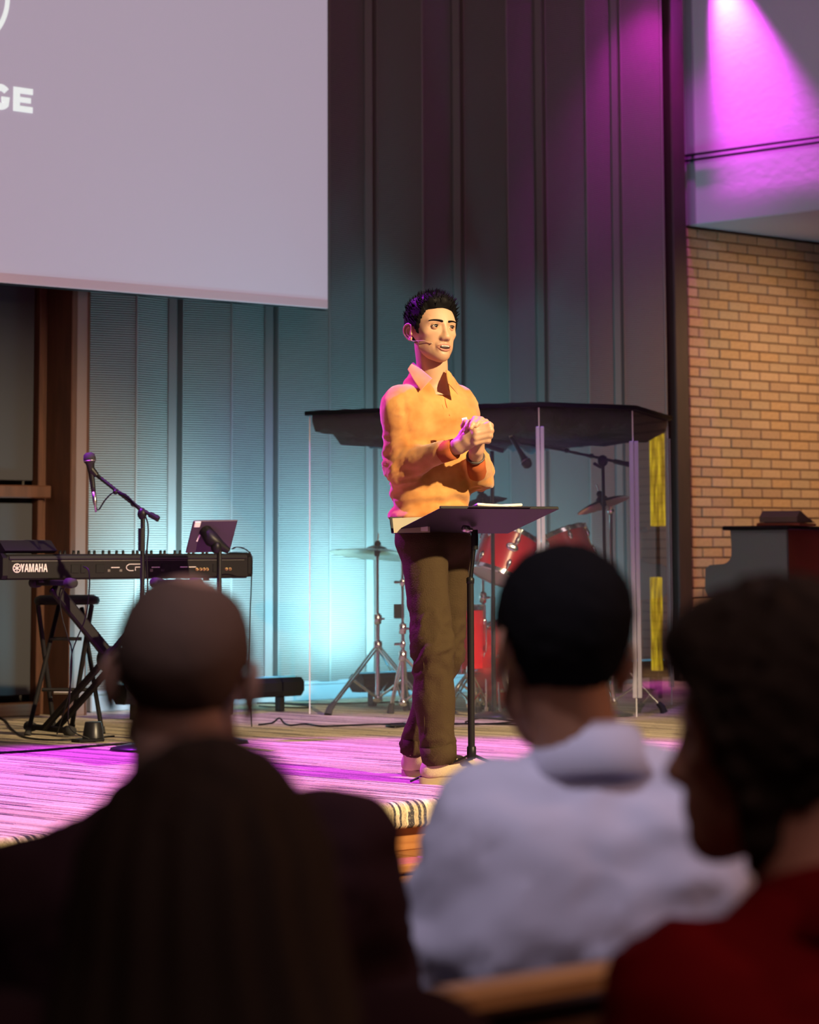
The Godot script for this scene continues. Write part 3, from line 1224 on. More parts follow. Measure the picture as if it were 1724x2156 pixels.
# ---------------------------------------------------------------- drum cage
func make_drum_cage() -> void:
	# corners of the clear screen on the floor, and its height
	var p := [at(652, 872, 14.25), at(1134, 856, 13.5), at(1331, 864, 13.85), at(1405, 886, 14.95), at(1150, 905, 16.6), at(800, 905, 15.6)]
	var top := 0.0
	for k in 4:
		top += p[k].y / 4.0
	for k in p.size():
		p[k].y = 0.0
	var mid := Vector3.ZERO
	for v in p:
		mid += v / p.size()
	var cage := thing("drum_shield", Vector3(mid.x, STAGE_Y, mid.z), "clear acrylic drum shield with a black foam-lined lid around the red drum kit", "drum shield")
	# clear panels, each a sheet between two corners
	var sheets := [[0, 1], [1, 2], [2, 3]]
	for s in sheets:
		var a: Vector3 = p[s[0]]
		var b: Vector3 = p[s[1]]
		var m := (a + b) / 2.0
		m.y = (STAGE_Y + 0.01 + top) / 2.0
		var w := a.distance_to(b) - 0.012
		var st := SurfaceTool.new()
		st.begin(Mesh.PRIMITIVE_TRIANGLES)
		var x := (b - a).normalized() * w / 2.0
		var y := Vector3.UP * (top - STAGE_Y - 0.01) / 2.0
		for v in [m - x + y, m + x + y, m + x - y, m - x + y, m + x - y, m - x - y]:
			st.add_vertex(v)
		st.generate_normals()
		wobj("clear_panel", st.commit(), M.glass, cage)
	# edges of the sheets that catch light, and the clear hinge strips
	for d in [[0, 0.0, 0.0], [1, 0.10, 0.044], [2, 0.16, 0.05], [3, 0.10, 0.02]]:
		var c: Vector3 = p[d[0]]
		wobj("panel_edge", Sh.new().box(Vector3(c.x, (STAGE_Y + top) / 2, c.z), Vector3(0.006, top - STAGE_Y - 0.01, 0.008)).mesh(), M.clear_edge, cage)
		if d[1] > 0.0:
			var hi: float = top - d[1]
			var lo := STAGE_Y + 0.1
			var o: float = d[2]
			var q := c + Vector3(0.004, 0, 0.012)
			var hinge := wobj("hinge_strip", Sh.new().box(Vector3(q.x - o / 4, (hi + lo) / 2, q.z), Vector3(o / 2 - 0.003, hi - lo, 0.01), Basis(), 0.003).box(Vector3(q.x + o / 4, (hi + lo) / 2, q.z), Vector3(o / 2 - 0.003, hi - lo, 0.01), Basis(), 0.003).mesh(), M.hinge_plastic if M.has("hinge_plastic") else hinge_plastic(), cage)
			hinge.set_meta("label", "milky clear hinge strip")
	# lid: thin board over a hanging foam absorber with a ragged underside
	var centre2 := Vector2(mid.x, mid.z)
	var outline := []
	for v in p:
		var v2 := Vector2(v.x, v.z)
		outline.append(v2 + (v2 - centre2).normalized() * 0.03)
	var board := Sh.new()
	var ring_t := PackedVector3Array()
	var ring_b := PackedVector3Array()
	for v in outline:
		ring_t.append(Vector3(v.x, top + 0.022, v.y))
		ring_b.append(Vector3(v.x, top, v.y))
	board.loft([ring_t, ring_b])
	board.flat()
	wobj("lid_board", board.mesh(), M.black_satin, cage)
	var foam := Sh.new()
	var n := FastNoiseLite.new()
	n.seed = 3
	n.frequency = 3.2
	var rings := []
	var around := []
	for k in outline.size():
		for t in 24:
			var a: Vector2 = outline[k]
			var b: Vector2 = outline[(k + 1) % outline.size()]
			around.append(a.lerp(b, t / 24.0).lerp(centre2, 0.035))
	for level in [[1.0, 0.0], [1.0, -0.03], [0.985, -0.07], [0.93, -0.105], [0.6, -0.12], [0.2, -0.12], [0.02, -0.12]]:
		var ring := PackedVector3Array()
		for v in around:
			var q: Vector2 = centre2.lerp(v, level[0])
			var drop: float = level[1] * (1.0 + 0.35 * n.get_noise_2d(q.x * 1.0, q.y * 1.0) + 0.40 * n.get_noise_2d(q.x * 4.0, q.y * 4.0))
			ring.append(Vector3(q.x, top + drop, q.y))
		rings.append(ring)
	foam.loft(rings)
	wobj("foam_absorber", foam.mesh(), M.foam, cage)
	# added glowing boards that stand in for amber reflections in the shield
	var amber := thing("reflection_board", at(1385, 1450, 15.7) * Vector3(1, 0, 1) + Vector3.UP * STAGE_Y, "added glowing amber stand-in for reflections in the right end of the drum shield", "board")
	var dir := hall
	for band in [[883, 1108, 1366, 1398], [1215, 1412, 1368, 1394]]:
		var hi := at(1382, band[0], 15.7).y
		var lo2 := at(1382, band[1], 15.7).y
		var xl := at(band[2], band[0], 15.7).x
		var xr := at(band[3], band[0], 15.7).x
		wobj("reflection_face", Sh.new().box(Vector3((xl + xr) / 2, (hi + lo2) / 2, -15.7), Vector3(xr - xl, hi - lo2, 0.02), Basis(Vector3.UP, 0.25), 0.004).mesh(), M.amber_reflection, amber)
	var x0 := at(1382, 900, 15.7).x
	wobj("upright", Sh.new().box(Vector3(x0, (STAGE_Y + at(1382, 883, 15.7).y) / 2, -15.73), Vector3(0.022, at(1382, 883, 15.7).y - STAGE_Y, 0.02), Basis(Vector3.UP, 0.25), 0.004).mesh(), M.slate_panel, amber)  # post carrying the added reflection boards


func hinge_plastic() -> StandardMaterial3D:
	var m := mat("hinge_plastic", Color(0.66, 0.66, 0.7), 0.35)
	m.albedo_color.a = 0.55
	m.transparency = BaseMaterial3D.TRANSPARENCY_ALPHA
	m.backlight_enabled = true
	m.backlight = Color(0.6, 0.6, 0.6)
	return m


# ---------------------------------------------------------------- drums
func drum(o: Node3D, mid: Vector3, axis: Vector3, r: float, long: float, lugs: int, badge := false) -> void:
	var b := axis_basis(axis)
	var xf := Transform3D(b, mid)
	wobj("shell", Sh.new().lathe([Vector2(r, -long / 2), Vector2(r, long / 2)], xf, 40).mesh(), M.red_lacquer, o)
	for s in [-1.0, 1.0]:
		wobj("drum_head", Sh.new().lathe([Vector2(0.001, s * (long / 2 + 0.004)), Vector2(r - 0.004, s * (long / 2 + 0.004))], xf, 40).mesh(), M.drum_head, o)
		wobj("hoop", Sh.new().lathe([Vector2(r + 0.001, s * (long / 2 - 0.016)), Vector2(r + 0.010, s * (long / 2 - 0.014)), Vector2(r + 0.011, s * (long / 2 + 0.006)), Vector2(r + 0.006, s * (long / 2 + 0.012)), Vector2(r - 0.004, s * (long / 2 + 0.010)), Vector2(r - 0.004, s * (long / 2 - 0.002))], xf, 40, true).mesh(), M.chrome, o)
	for k in lugs:
		var g := TAU * (k + 0.3) / lugs
		var out_ := Vector3(cos(g), 0, sin(g))
		for s in [-1.0, 1.0]:
			var sh := Sh.new()
			sh.ellipsoid(xf * (out_ * (r + 0.008) + Vector3(0, s * long * 0.27, 0)), Vector3(0.011, 0.024, 0.013), b * Basis(Vector3.UP, -g), 12)
			sh.tube([xf * (out_ * (r + 0.014) + Vector3(0, s * long * 0.27, 0)), xf * (out_ * (r + 0.013) + Vector3(0, s * (long / 2 + 0.01), 0))], 0.004, 6)
			wobj("lug", sh.mesh(), M.chrome, o)
	if badge:
		var to_eye := b.inverse() * (EYE - mid)
		var g := atan2(to_eye.z, to_eye.x) - 0.15
		var out2 := Vector3(cos(g), 0, sin(g))
		wobj("badge", Sh.new().ellipsoid(xf * (out2 * r + Vector3(0, long * 0.1, 0)), Vector3(0.006, 0.022, 0.034), b * Basis(Vector3.UP, -g), 20).mesh(), M.chrome, o)


func cymbal(o: Node3D, mid: Vector3, axis: Vector3, r: float) -> void:
	var xf := Transform3D(axis_basis(axis), mid)
	wobj("cymbal_plate", Sh.new().lathe([Vector2(r, -0.022), Vector2(r * 0.75, -0.008), Vector2(r * 0.45, 0.002), Vector2(r * 0.24, 0.007), Vector2(r * 0.20, 0.018), Vector2(r * 0.12, 0.027), Vector2(0.007, 0.030), Vector2(0.007, 0.028), Vector2(r * 0.12, 0.024), Vector2(r * 0.19, 0.015), Vector2(r * 0.24, 0.004), Vector2(r * 0.75, -0.010), Vector2(r, -0.024)], xf, 48).mesh(), M.cymbal, o)
	wobj("felt", Sh.new().lathe([Vector2(0.001, 0.055), Vector2(0.008, 0.055), Vector2(0.018, 0.045), Vector2(0.018, 0.031), Vector2(0.001, 0.029)], xf, 16).mesh(), M.black_matte, o)
	wobj("felt", Sh.new().lathe([Vector2(0.001, 0.022), Vector2(0.018, 0.020), Vector2(0.018, 0.0), Vector2(0.012, -0.03), Vector2(0.001, -0.03)], xf, 16).mesh(), M.black_matte, o)
	wobj("rod", Sh.new().tube([xf * Vector3(0, -0.05, 0), xf * Vector3(0, 0.095, 0)], 0.004, 8).mesh(), M.steel, o)


# tripod with double-braced legs under a straight pole; feet are ground points
func tripod(o: Node3D, foot: Vector3, top: Vector3, feet: Array, hub: float, metal: Material, r := 0.0125) -> void:
	var h := foot + (top - foot) * (hub / foot.distance_to(top))
	var joint := foot.lerp(top, 0.55)
	wobj("pole", Sh.new().tube([foot + Vector3.UP * 0.04, joint], r, 10).tube([joint, top], r * 0.72, 10).mesh(), metal, o)
	wobj("clamp", Sh.new().lathe([Vector2(r, -0.03), Vector2(r * 1.7, -0.025), Vector2(r * 1.9, 0.02), Vector2(r, 0.03)], Transform3D(axis_basis(top - foot), joint), 14).box(joint + Vector3(0.022, 0.0, 0.012), Vector3(0.035, 0.012, 0.008), Basis(), 0.003).mesh(), metal, o)
	wobj("clamp", Sh.new().lathe([Vector2(r, -0.03), Vector2(r * 2.0, -0.02), Vector2(r * 2.0, 0.02), Vector2(r, 0.03)], Transform3D(axis_basis(top - foot), h), 14).mesh(), metal, o)
	wobj("collar", Sh.new().lathe([Vector2(r, -0.02), Vector2(r * 2.0, -0.015), Vector2(r * 2.0, 0.015), Vector2(r, 0.02)], Transform3D(Basis(), foot + Vector3.UP * 0.06), 14).mesh(), metal, o)
	for f in feet:
		var end: Vector3 = f + Vector3.UP * 0.02
		var knee := h.lerp(end, 0.52)
		var side := (end - foot).cross(Vector3.UP).normalized() * 0.010
		var leg := Sh.new()
		for s in [-1.0, 1.0]:
			leg.tube([h + side * s, end.lerp(h, 0.1) + side * s * 0.8], 0.0065, 6)
		leg.tube([foot + Vector3.UP * 0.06, knee], 0.007, 6)
		wobj("leg", leg.mesh(), metal, o)
		wobj("rubber_foot", Sh.new().tube([end.lerp(h, 0.12), end.lerp(h, 0.04), end - Vector3.UP * 0.018], [0.014, 0.018, 0.02], 10).mesh(), M.rubber, o)


func flat_to(v: Vector3, h: float) -> Vector3:
	return Vector3(v.x, h, v.z)


func microphone(called: String, tail: Vector3, head: Vector3, label: String, side: Vector3) -> void:
	var d := (head - tail).normalized()
	var o := thing(called, tail, label, "microphone")
	var xf := Transform3D(axis_basis(d), tail)
	var long := tail.distance_to(head)
	wobj("body", Sh.new().lathe([Vector2(0.001, 0.0), Vector2(0.010, 0.0), Vector2(0.011, 0.02), Vector2(0.0125, long * 0.45), Vector2(0.019, long * 0.70), Vector2(0.021, long * 0.73)], xf, 18).mesh(), M.black_metal, o)
	wobj("grille", Sh.new().lathe([Vector2(0.021, long * 0.73), Vector2(0.027, long * 0.78), Vector2(0.0275, long * 0.85), Vector2(0.024, long * 0.95), Vector2(0.013, long), Vector2(0.001, long * 1.005)], xf, 20).mesh(), M.black_matte, o)
	wobj("band", Sh.new().lathe([Vector2(0.0265, long * 0.775), Vector2(0.0285, long * 0.78), Vector2(0.0285, long * 0.80), Vector2(0.0265, long * 0.805)], xf, 20).mesh(), M.steel, o)
	wobj("plug", Sh.new().lathe([Vector2(0.001, 0.0), Vector2(0.0095, 0.0), Vector2(0.0095, -0.045), Vector2(0.006, -0.06), Vector2(0.004, -0.09), Vector2(0.001, -0.09)], xf, 14).mesh(), M.steel, o)


func make_drums() -> void:
	# crash cymbal on a straight tripod stand, left of the speaker
	var D := 14.7
	var foot := flat_to(at(795, 1478, D), STAGE_Y)
	var top := at(795, 1160, D)
	top.x = foot.x
	top.z = foot.z
	var st := thing("cymbal_stand", foot, "chrome tripod cymbal stand with a thin crash cymbal, left of the speaker", "cymbal stand")
	tripod(st, foot, top + Vector3.UP * 0.03, [on_floor(690, 1506), on_floor(905, 1503), on_floor(805, 1478) + Vector3(0.14, 0, -0.32)], 0.34, M.chrome)
	var cy := thing("cymbal", top, "pale crash cymbal level on the tripod stand left of the speaker", "cymbal", "cymbals of the drum kit")
	cymbal(cy, top, Vector3(0.07, 1, -0.10), 0.26)
	# hi-hat stand half hidden by the speaker's trousers
	var f2 := flat_to(at(848, 1490, 14.3), STAGE_Y)
	var t2 := f2 + Vector3.UP * 0.80
	var hh := thing("hi_hat_stand", f2, "chrome hi-hat stand partly hidden behind the speaker's legs", "cymbal stand")
	tripod(hh, f2, t2, [on_floor(822, 1502), f2 + Vector3(0.26, 0, -0.05), f2 + Vector3(0.02, 0, -0.28)], 0.30, M.chrome, 0.011)
	wobj("height_plate", Sh.new().box(f2 + Vector3(-0.018, 0.53, 0), Vector3(0.055, 0.075, 0.012), Basis(), 0.004).mesh(), M.black_satin, hh)
	for y in [0.36, 0.68]:
		wobj("wing_nut", Sh.new().box(f2 + Vector3(-0.02, y, 0.01), Vector3(0.05, 0.014, 0.01), Basis(), 0.004).ellipsoid(f2 + Vector3(0, y, 0.012), Vector3(0.016, 0.022, 0.012)).mesh(), M.chrome, hh)
	# rack toms
	var tom := thing("tom_drum", at(1060, 1160, 14.2), "larger red rack tom with a chrome badge, right of the music stand", "drum", "red drums of the kit")
	drum(tom, at(1062, 1170, 14.2), Vector3(0.36, 0.90, -0.22), 0.145, 0.235, 6, true)
	wobj("mount_arm", Sh.new().tube([at(1062, 1200, 14.32), at(1085, 1300, 14.4)], 0.011, 8).mesh(), M.chrome, tom)
	var tom2 := thing("tom_drum", at(1192, 1152, 14.35), "smaller red rack tom just above the dark-haired man's head", "drum", "red drums of the kit")
	drum(tom2, at(1197, 1158, 14.35), Vector3(-0.32, 0.93, -0.20), 0.122, 0.18, 6)
	wobj("mount_arm", Sh.new().tube([at(1195, 1190, 14.4), at(1120, 1310, 14.45)], 0.011, 8).mesh(), M.chrome, tom2)
	var tom3 := thing("floor_tom", flat_to(at(960, 1450, 14.35), STAGE_Y), "red floor tom on chrome legs between the speaker's legs and the music stand pole", "drum", "red drums of the kit")
	var ft := at(955, 1345, 14.35)
	drum(tom3, ft, Vector3.UP, 0.16, 0.33, 6)
	for k in 3:
		var g := TAU * k / 3.0 + 0.35
		var q := ft + Vector3(cos(g), 0, sin(g)) * 0.178
		wobj("leg", Sh.new().tube([q + Vector3.UP * 0.1, Vector3(q.x, STAGE_Y + 0.03, q.z)], 0.006, 8).tube([Vector3(q.x, STAGE_Y + 0.035, q.z), Vector3(q.x, STAGE_Y, q.z)], 0.012, 10).mesh(), M.chrome, tom3)
	# bass drum, front head turned to the right
	var bm := at(1094, 1388, 14.4)
	bm.y = STAGE_Y + 0.245
	var bd := thing("bass_drum", flat_to(bm, STAGE_Y), "large red bass drum low behind the dark-haired man's head", "drum", "red drums of the kit")
	drum(bd, bm, Vector3(0.62, 0, 0.78), 0.225, 0.34, 8)
	var face := (Vector3(0.62, 0, 0.78)).normalized()
	wobj("wood_hoop", Sh.new().lathe([Vector2(0.222, 0.13), Vector2(0.243, 0.13), Vector2(0.243, 0.172), Vector2(0.222, 0.172)], Transform3D(axis_basis(face), bm), 44, true).mesh(), M.drum_head, bd)
	for s in [-1.0, 1.0]:
		var q2 = bm + Vector3(face.z, 0, -face.x) * 0.19 * s + face * 0.05
		wobj("spur", Sh.new().tube([q2 - Vector3.UP * 0.05, flat_to(q2 + Vector3(face.z, 0, -face.x) * 0.09 * s + face * 0.12, STAGE_Y + 0.01)], 0.008, 8).mesh(), M.chrome, bd)
	# drum hardware low between the pole and the bass drum
	var ps := flat_to(at(990, 1480, 14.1), STAGE_Y)
	var sn := thing("snare_stand", ps, "low chrome drum stand with splayed legs behind the music stand pole", "stand")
	tripod(sn, ps, ps + Vector3.UP * 0.42, [on_floor(1030, 1500), on_floor(945, 1496), ps + Vector3(0.05, 0, -0.26)], 0.22, M.chrome, 0.011)
	# boom cymbal on the right
	var f3 := flat_to(at(1291, 1480, 14.3), STAGE_Y)
	var c3 := at(1268, 1055, 14.25)
	var j3 := Vector3(f3.x, at(1284, 1075, 14.3).y, f3.z)
	var rs := thing("cymbal_stand", f3, "chrome cymbal stand inside the right of the drum shield, under a tilted cymbal", "cymbal stand")
	tripod(rs, f3, j3, [f3 + Vector3(0.26, 0, 0.05), f3 + Vector3(-0.2, 0, 0.18), f3 + Vector3(-0.05, 0, -0.28)], 0.3, M.chrome)
	wobj("tilter", Sh.new().ellipsoid(j3, Vector3(0.018, 0.022, 0.018)).tube([j3, c3], 0.006, 8).mesh(), M.chrome, rs)
	var cy2 := thing("cymbal", c3, "tilted brass cymbal inside the right of the drum shield", "cymbal", "cymbals of the drum kit")
	cymbal(cy2, c3, Vector3(-0.30, 0.94, -0.14), 0.145)
	var c4 := at(1015, 1050, 14.4)
	var f4 := flat_to(c4, STAGE_Y)
	var rs2 := thing("cymbal_stand", f4, "cymbal stand behind the speaker's elbow, mostly hidden by him", "cymbal stand")
	tripod(rs2, f4, c4 - Vector3.UP * 0.03, [f4 + Vector3(0.22, 0, 0.1), f4 + Vector3(-0.24, 0, 0.1), f4 + Vector3(0, 0, -0.27)], 0.3, M.chrome, 0.011)
	var cy3 := thing("cymbal", c4, "pale cymbal peeking out behind the speaker's left elbow", "cymbal", "cymbals of the drum kit")
	cymbal(cy3, c4, Vector3(-0.18, 0.97, 0.12), 0.13)
	# boom microphone stand over the toms
	var f5 := flat_to(at(1278, 1480, 14.05), STAGE_Y)
	var t5 := at(1269, 972, 14.05)
	var bs := thing("microphone_stand", f5, "black boom microphone stand reaching left over the red toms", "microphone stand", "microphone stands")
	wobj("pole", Sh.new().tube([f5 + Vector3.UP * 0.03, f5.lerp(t5, 0.5)], 0.012, 10).tube([f5.lerp(t5, 0.42), f5.lerp(t5, 0.55)], 0.017, 10).tube([f5.lerp(t5, 0.5), t5], 0.009, 10).mesh(), M.black_metal, bs)
	wobj("base", Sh.new().lathe([Vector2(0.001, 0.03), Vector2(0.05, 0.03), Vector2(0.13, 0.012), Vector2(0.135, 0.0), Vector2(0.001, 0.0)], Transform3D(Basis(), f5), 28).mesh(), M.black_metal, bs)
	var boom := [at(1324, 978, 13.95), at(1269, 966, 14.05), at(1170, 945, 14.2), at(1096, 934, 14.3)]
	wobj("boom", Sh.new().tube(boom, 0.0075, 8).tube([boom[0], boom[0].lerp(boom[1], 0.55)], 0.013, 10).mesh(), M.black_metal, bs)
	wobj("clutch", Sh.new().ellipsoid(at(1269, 970, 14.05), Vector3(0.028, 0.03, 0.022)).box(at(1258, 980, 14.05), Vector3(0.05, 0.016, 0.014), Basis(Vector3.BACK, -0.5), 0.004).mesh(), M.black_plastic, bs)
	for x in [1193, 1245]:
		wobj("cable_tie", Sh.new().ellipsoid(at(x, 948 + (x - 1190) * 0.22, 14.15), Vector3(0.016, 0.013, 0.013), Basis(), 10).mesh(), M.black_plastic, bs)
	microphone("microphone", at(1076, 920, 14.25), at(1114, 984, 14.2), "black microphone hanging tilted over the larger red tom", Vector3.RIGHT)
	# second stand beside the speaker's hands
	var f6 := flat_to(at(1040, 1480, 13.95), STAGE_Y)
	var t6 := at(1040, 950, 13.95)
	t6.x = f6.x
	var ms := thing("microphone_stand", f6, "black upright microphone stand just right of the speaker's hands, inside the shield", "microphone stand", "microphone stands")
	wobj("pole", Sh.new().tube([f6 + Vector3.UP * 0.02, t6.lerp(f6, 0.55)], 0.013, 10).tube([t6.lerp(f6, 0.55), t6], 0.0105, 10).mesh(), M.black_metal, ms)
	wobj("boom", Sh.new().tube([at(1020, 938, 13.95), at(1040, 944, 13.95), at(1059, 949, 13.93)], [0.009, 0.012, 0.013], 10).mesh(), M.black_metal, ms)
	wobj("base", Sh.new().lathe([Vector2(0.001, 0.03), Vector2(0.05, 0.03), Vector2(0.12, 0.012), Vector2(0.125, 0.0), Vector2(0.001, 0.0)], Transform3D(Basis(), f6), 28).mesh(), M.black_metal, ms)


# ---------------------------------------------------------------- keyboard corner
func make_keyboard_corner() -> void:
	# stage piano, its back turned to the audience
	var l := at(5, 1195, 12.0)
	var r := at(531, 1195, 12.72)
	var y0 := (at(5, 1219, 12.0).y + at(531, 1219, 12.72).y) / 2.0
	var y1 := (at(5, 1166, 12.0).y + at(531, 1166, 12.72).y) / 2.0
	var x := flat_to(r - l, 0).normalized()
	var z := x.cross(Vector3.UP)          # to the audience
	var kb := Basis(x, Vector3.UP, z)
	var wide := flat_to(r - l, 0).length()
	var mid := flat_to((l + r) / 2.0, y0)
	var k := thing("stage_piano", mid, "long black stage piano with white lettering on its back", "keyboard", "", kb)
	var h := y1 - y0
	var deep := 0.33
	# body profile in the zy plane, run along x
	var prof := PackedVector2Array([Vector2(0, 0.008), Vector2(-0.012, 0), Vector2(-deep, 0), Vector2(-deep, h * 0.55), Vector2(-deep * 0.55, h * 0.62), Vector2(-deep * 0.5, h), Vector2(-0.012, h), Vector2(-0.002, h * 0.90), Vector2(0.0, h * 0.78)])
	var turn := Basis(Vector3(0, 0, 1), Vector3(0, 1, 0), Vector3(-1, 0, 0))
	obj("body", Sh.new().prism(prof, wide - 0.05, Transform3D(turn, Vector3.ZERO)).mesh(), M.black_satin, k)
	for s in [-1.0, 1.0]:
		var cap := PackedVector2Array([Vector2(0.004, 0.02), Vector2(-0.01, 0.004), Vector2(-deep - 0.01, 0.004), Vector2(-deep - 0.01, h * 0.7), Vector2(-deep * 0.5, h + 0.006), Vector2(-0.02, h + 0.004), Vector2(0.004, h * 0.85)])
		obj("end_block", Sh.new().prism(cap, 0.025, Transform3D(turn, Vector3(s * (wide / 2 - 0.0125), 0, 0))).mesh(), M.black_plastic, k)
	obj("back_lip", Sh.new().box(Vector3(0, h * 0.86, 0.001), Vector3(wide - 0.06, 0.018, 0.008), Basis(Vector3.RIGHT, -0.4), 0.003).mesh(), M.black_metal, k)
	obj("groove", Sh.new().box(Vector3(0, h * 0.735, 0.0005), Vector3(wide - 0.09, 0.002, 0.003)).mesh(), M.steel, k)
	var keys := Sh.new()
	var kx := -wide / 2 + 0.05
	while kx < wide / 2 - 0.06:
		keys.box(Vector3(kx + 0.01, h * 0.66, -deep * 0.78), Vector3(0.0195, 0.02, 0.13), Basis(), 0.002)
		kx += 0.0215
	obj("white_keys", keys.mesh(), M.print_white, k)
	# knobs along the top edge of the panel
	for j in 22:
		var kx2 := -0.30 + 0.037 * j + rng.randf_range(-0.006, 0.006)
		if kx2 < wide / 2 - 0.06:
			obj("knob", Sh.new().lathe([Vector2(0.001, 0.016), Vector2(0.006, 0.016), Vector2(0.007, 0.0)], Transform3D(Basis(), Vector3(kx2, h, -0.12 - 0.02 * (j % 2))), 10).mesh(), M.black_plastic, k)
	# lettering and sockets on the back
	var face := SystemFont.new()
	face.font_names = PackedStringArray(["Droid Sans"])
	face.font_weight = 700
	var tm := TextMesh.new()
	tm.text = "YAMAHA"
	tm.font = face
	tm.font_size = 32
	tm.pixel_size = 0.0014
	tm.depth = 0.002
	tm.curve_step = 1.0
	var name_plate := obj("lettering", tm, M.print_white, k)
	name_plate.scale = Vector3(0.70, 1.10, 1)
	var lx := (at(73, 1194, 12.08) - mid).dot(x)
	name_plate.position = Vector3(lx, h * 0.46, 0.002)
	var emblem := Sh.new()
	var ex := (at(35, 1193, 12.04) - mid).dot(x)
	var er := 0.0185
	var torus := []
	for j in 25:
		var g := TAU * j / 24.0
		torus.append(Vector3(ex + cos(g) * er, h * 0.46 + sin(g) * er, 0.002))
	emblem.tube(torus, 0.0022, 6, false)
	for j in 3:
		var g := TAU * j / 6.0 + PI / 6
		emblem.tube([Vector3(ex + cos(g) * er * 0.85, h * 0.46 + sin(g) * er * 0.85, 0.002), Vector3(ex - cos(g) * er * 0.85, h * 0.46 - sin(g) * er * 0.85, 0.002)], 0.0022, 6)
	obj("emblem", emblem.mesh(), M.print_white, k)
	var cp := Sh.new()
	var c0 := (at(262, 1184, 12.36) - mid).dot(x)
	var hh := h * 0.46
	var u := 0.0145
	var cpts := [Vector3(c0 + 0.055, hh + u, 0.002), Vector3(c0 + u, hh + u, 0.002), Vector3(c0 + 0.002, hh + u * 0.5, 0.002), Vector3(c0, hh, 0.002), Vector3(c0 + 0.002, hh - u * 0.5, 0.002), Vector3(c0 + u, hh - u, 0.002), Vector3(c0 + 0.036, hh - u, 0.002)]
	cp.tube(cpts, 0.0018, 6)
	cp.tube([Vector3(c0 + 0.046, hh - u, 0.002), Vector3(c0 + 0.046, hh + 0.001, 0.002), Vector3(c0 + 0.080, hh + 0.001, 0.002), Vector3(c0 + 0.092, hh + u * 0.5, 0.002), Vector3(c0 + 0.080, hh + u, 0.002), Vector3(c0 + 0.055, hh + u, 0.002)], 0.0018, 6)
	obj("model_mark", cp.mesh(), M.print_white, k)
	for d in [[155, 16, 1], [172, 10, 0], [208, 18, 0], [226, 8, 2], [240, 20, 3], [251, 8, 2], [316, 12, 2], [325, 20, 3], [340, 10, 2], [348, 22, 0], [385, 18, 3], [403, 18, 3], [412, 7, 4], [420, 7, 4], [427, 7, 4], [434, 7, 4], [452, 12, 0], [475, 7, 4], [483, 7, 4]]:
		var sx := (at(d[0], 1195, lerpf(12.0, 12.72, d[0] / 531.0)) - mid).dot(x)
		if d[2] == 4:
			obj("socket", Sh.new().lathe([Vector2(0.007, 0.0), Vector2(0.007, 0.005), Vector2(0.0045, 0.006), Vector2(0.0035, 0.001)], Transform3D(axis_basis(Vector3.BACK), Vector3(sx, h * 0.36, 0.0)), 12).mesh(), M.brass, k)
		elif d[2] == 3:
			obj("socket_print", Sh.new().box(Vector3(sx, h * 0.46, 0.0006), Vector3(d[1] * 0.0021, 0.003, 0.001)).mesh(), M.print_white, k)
		elif d[2] == 2:
			obj("port", Sh.new().box(Vector3(sx, h * 0.34, 0.001), Vector3(0.014, 0.012, 0.004), Basis(), 0.001).mesh(), M.steel, k)
		else:
			obj("socket_panel", Sh.new().box(Vector3(sx, h * 0.42, 0.001), Vector3(d[1] * 0.0024, h * 0.34, 0.004), Basis(), 0.001).mesh(), M.black_plastic, k)
	for s in [-0.42, 0.42]:
		obj("foot", Sh.new().lathe([Vector2(0.001, 0.0), Vector2(0.015, 0.0), Vector2(0.014, -0.012), Vector2(0.001, -0.012)], Transform3D(Basis(), Vector3(s, 0, -0.05)), 12).mesh(), M.rubber, k)
	# sloped black box on its left end
	var bx := thing("mixer_box", mid + kb * Vector3(-wide / 2 + 0.14, h + 0.004, -0.10), "sloped black box lying on the left end of the stage piano", "audio box", "", kb)
	var bp := PackedVector2Array([Vector2(0.07, 0.0), Vector2(0.10, 0.012), Vector2(0.04, 0.055), Vector2(0.02, 0.058), Vector2(-0.10, 0.02), Vector2(-0.10, 0.0)])
	obj("case", Sh.new().prism(bp, 0.255, Transform3D(turn, Vector3.ZERO)).mesh(), M.black_satin, bx)
	obj("top_panel", Sh.new().box(Vector3(0, 0.041, -0.04), Vector3(0.23, 0.004, 0.11), Basis(Vector3.RIGHT, -0.31), 0.001).mesh(), M.slate_panel, bx)
	# scissor stand
	var hub := at(236, 1388, 12.25)
	var s_mid := flat_to(hub, STAGE_Y)
	var sd := thing("keyboard_stand", s_mid, "black folding scissor stand carrying the stage piano", "keyboard stand")
	var tl := at(112, 1236, 12.12)
	var low_l := flat_to(on_floor(105, 1548), STAGE_Y + 0.03)
	var tr := hub + (hub - low_l) * (tl.y - hub.y) / (hub.y - low_l.y)
	var low_r := hub + (hub - tl) * (hub.y - low_l.y) / (tl.y - hub.y)
	for a in [[tl, hub, 0.030], [hub, low_r, 0.030], [low_l, hub, 0.0], [hub, tr, 0.0]]:
		var dirv: Vector3 = a[1] - a[0]
		var bz := frame_of(dirv, z)
		if a[2] > 0.0:
			wobj("thick_arm", Sh.new().box((a[0] + a[1]) / 2.0, Vector3(0.05, 0.045, dirv.length()), bz, 0.008).mesh(), M.black_satin, sd)
		else:
			for s in [-1.0, 1.0]:
				wobj("thin_arm", Sh.new().box((a[0] + a[1]) / 2.0 + bz.x * 0.032 * s, Vector3(0.026, 0.028, dirv.length()), bz, 0.004).mesh(), M.black_satin, sd)
	wobj("hub", Sh.new().lathe([Vector2(0.001, 0.05), Vector2(0.05, 0.05), Vector2(0.058, 0.04), Vector2(0.058, -0.04), Vector2(0.05, -0.05), Vector2(0.001, -0.05)], Transform3D(axis_basis(z), hub), 24, true).mesh(), M.black_plastic, sd)
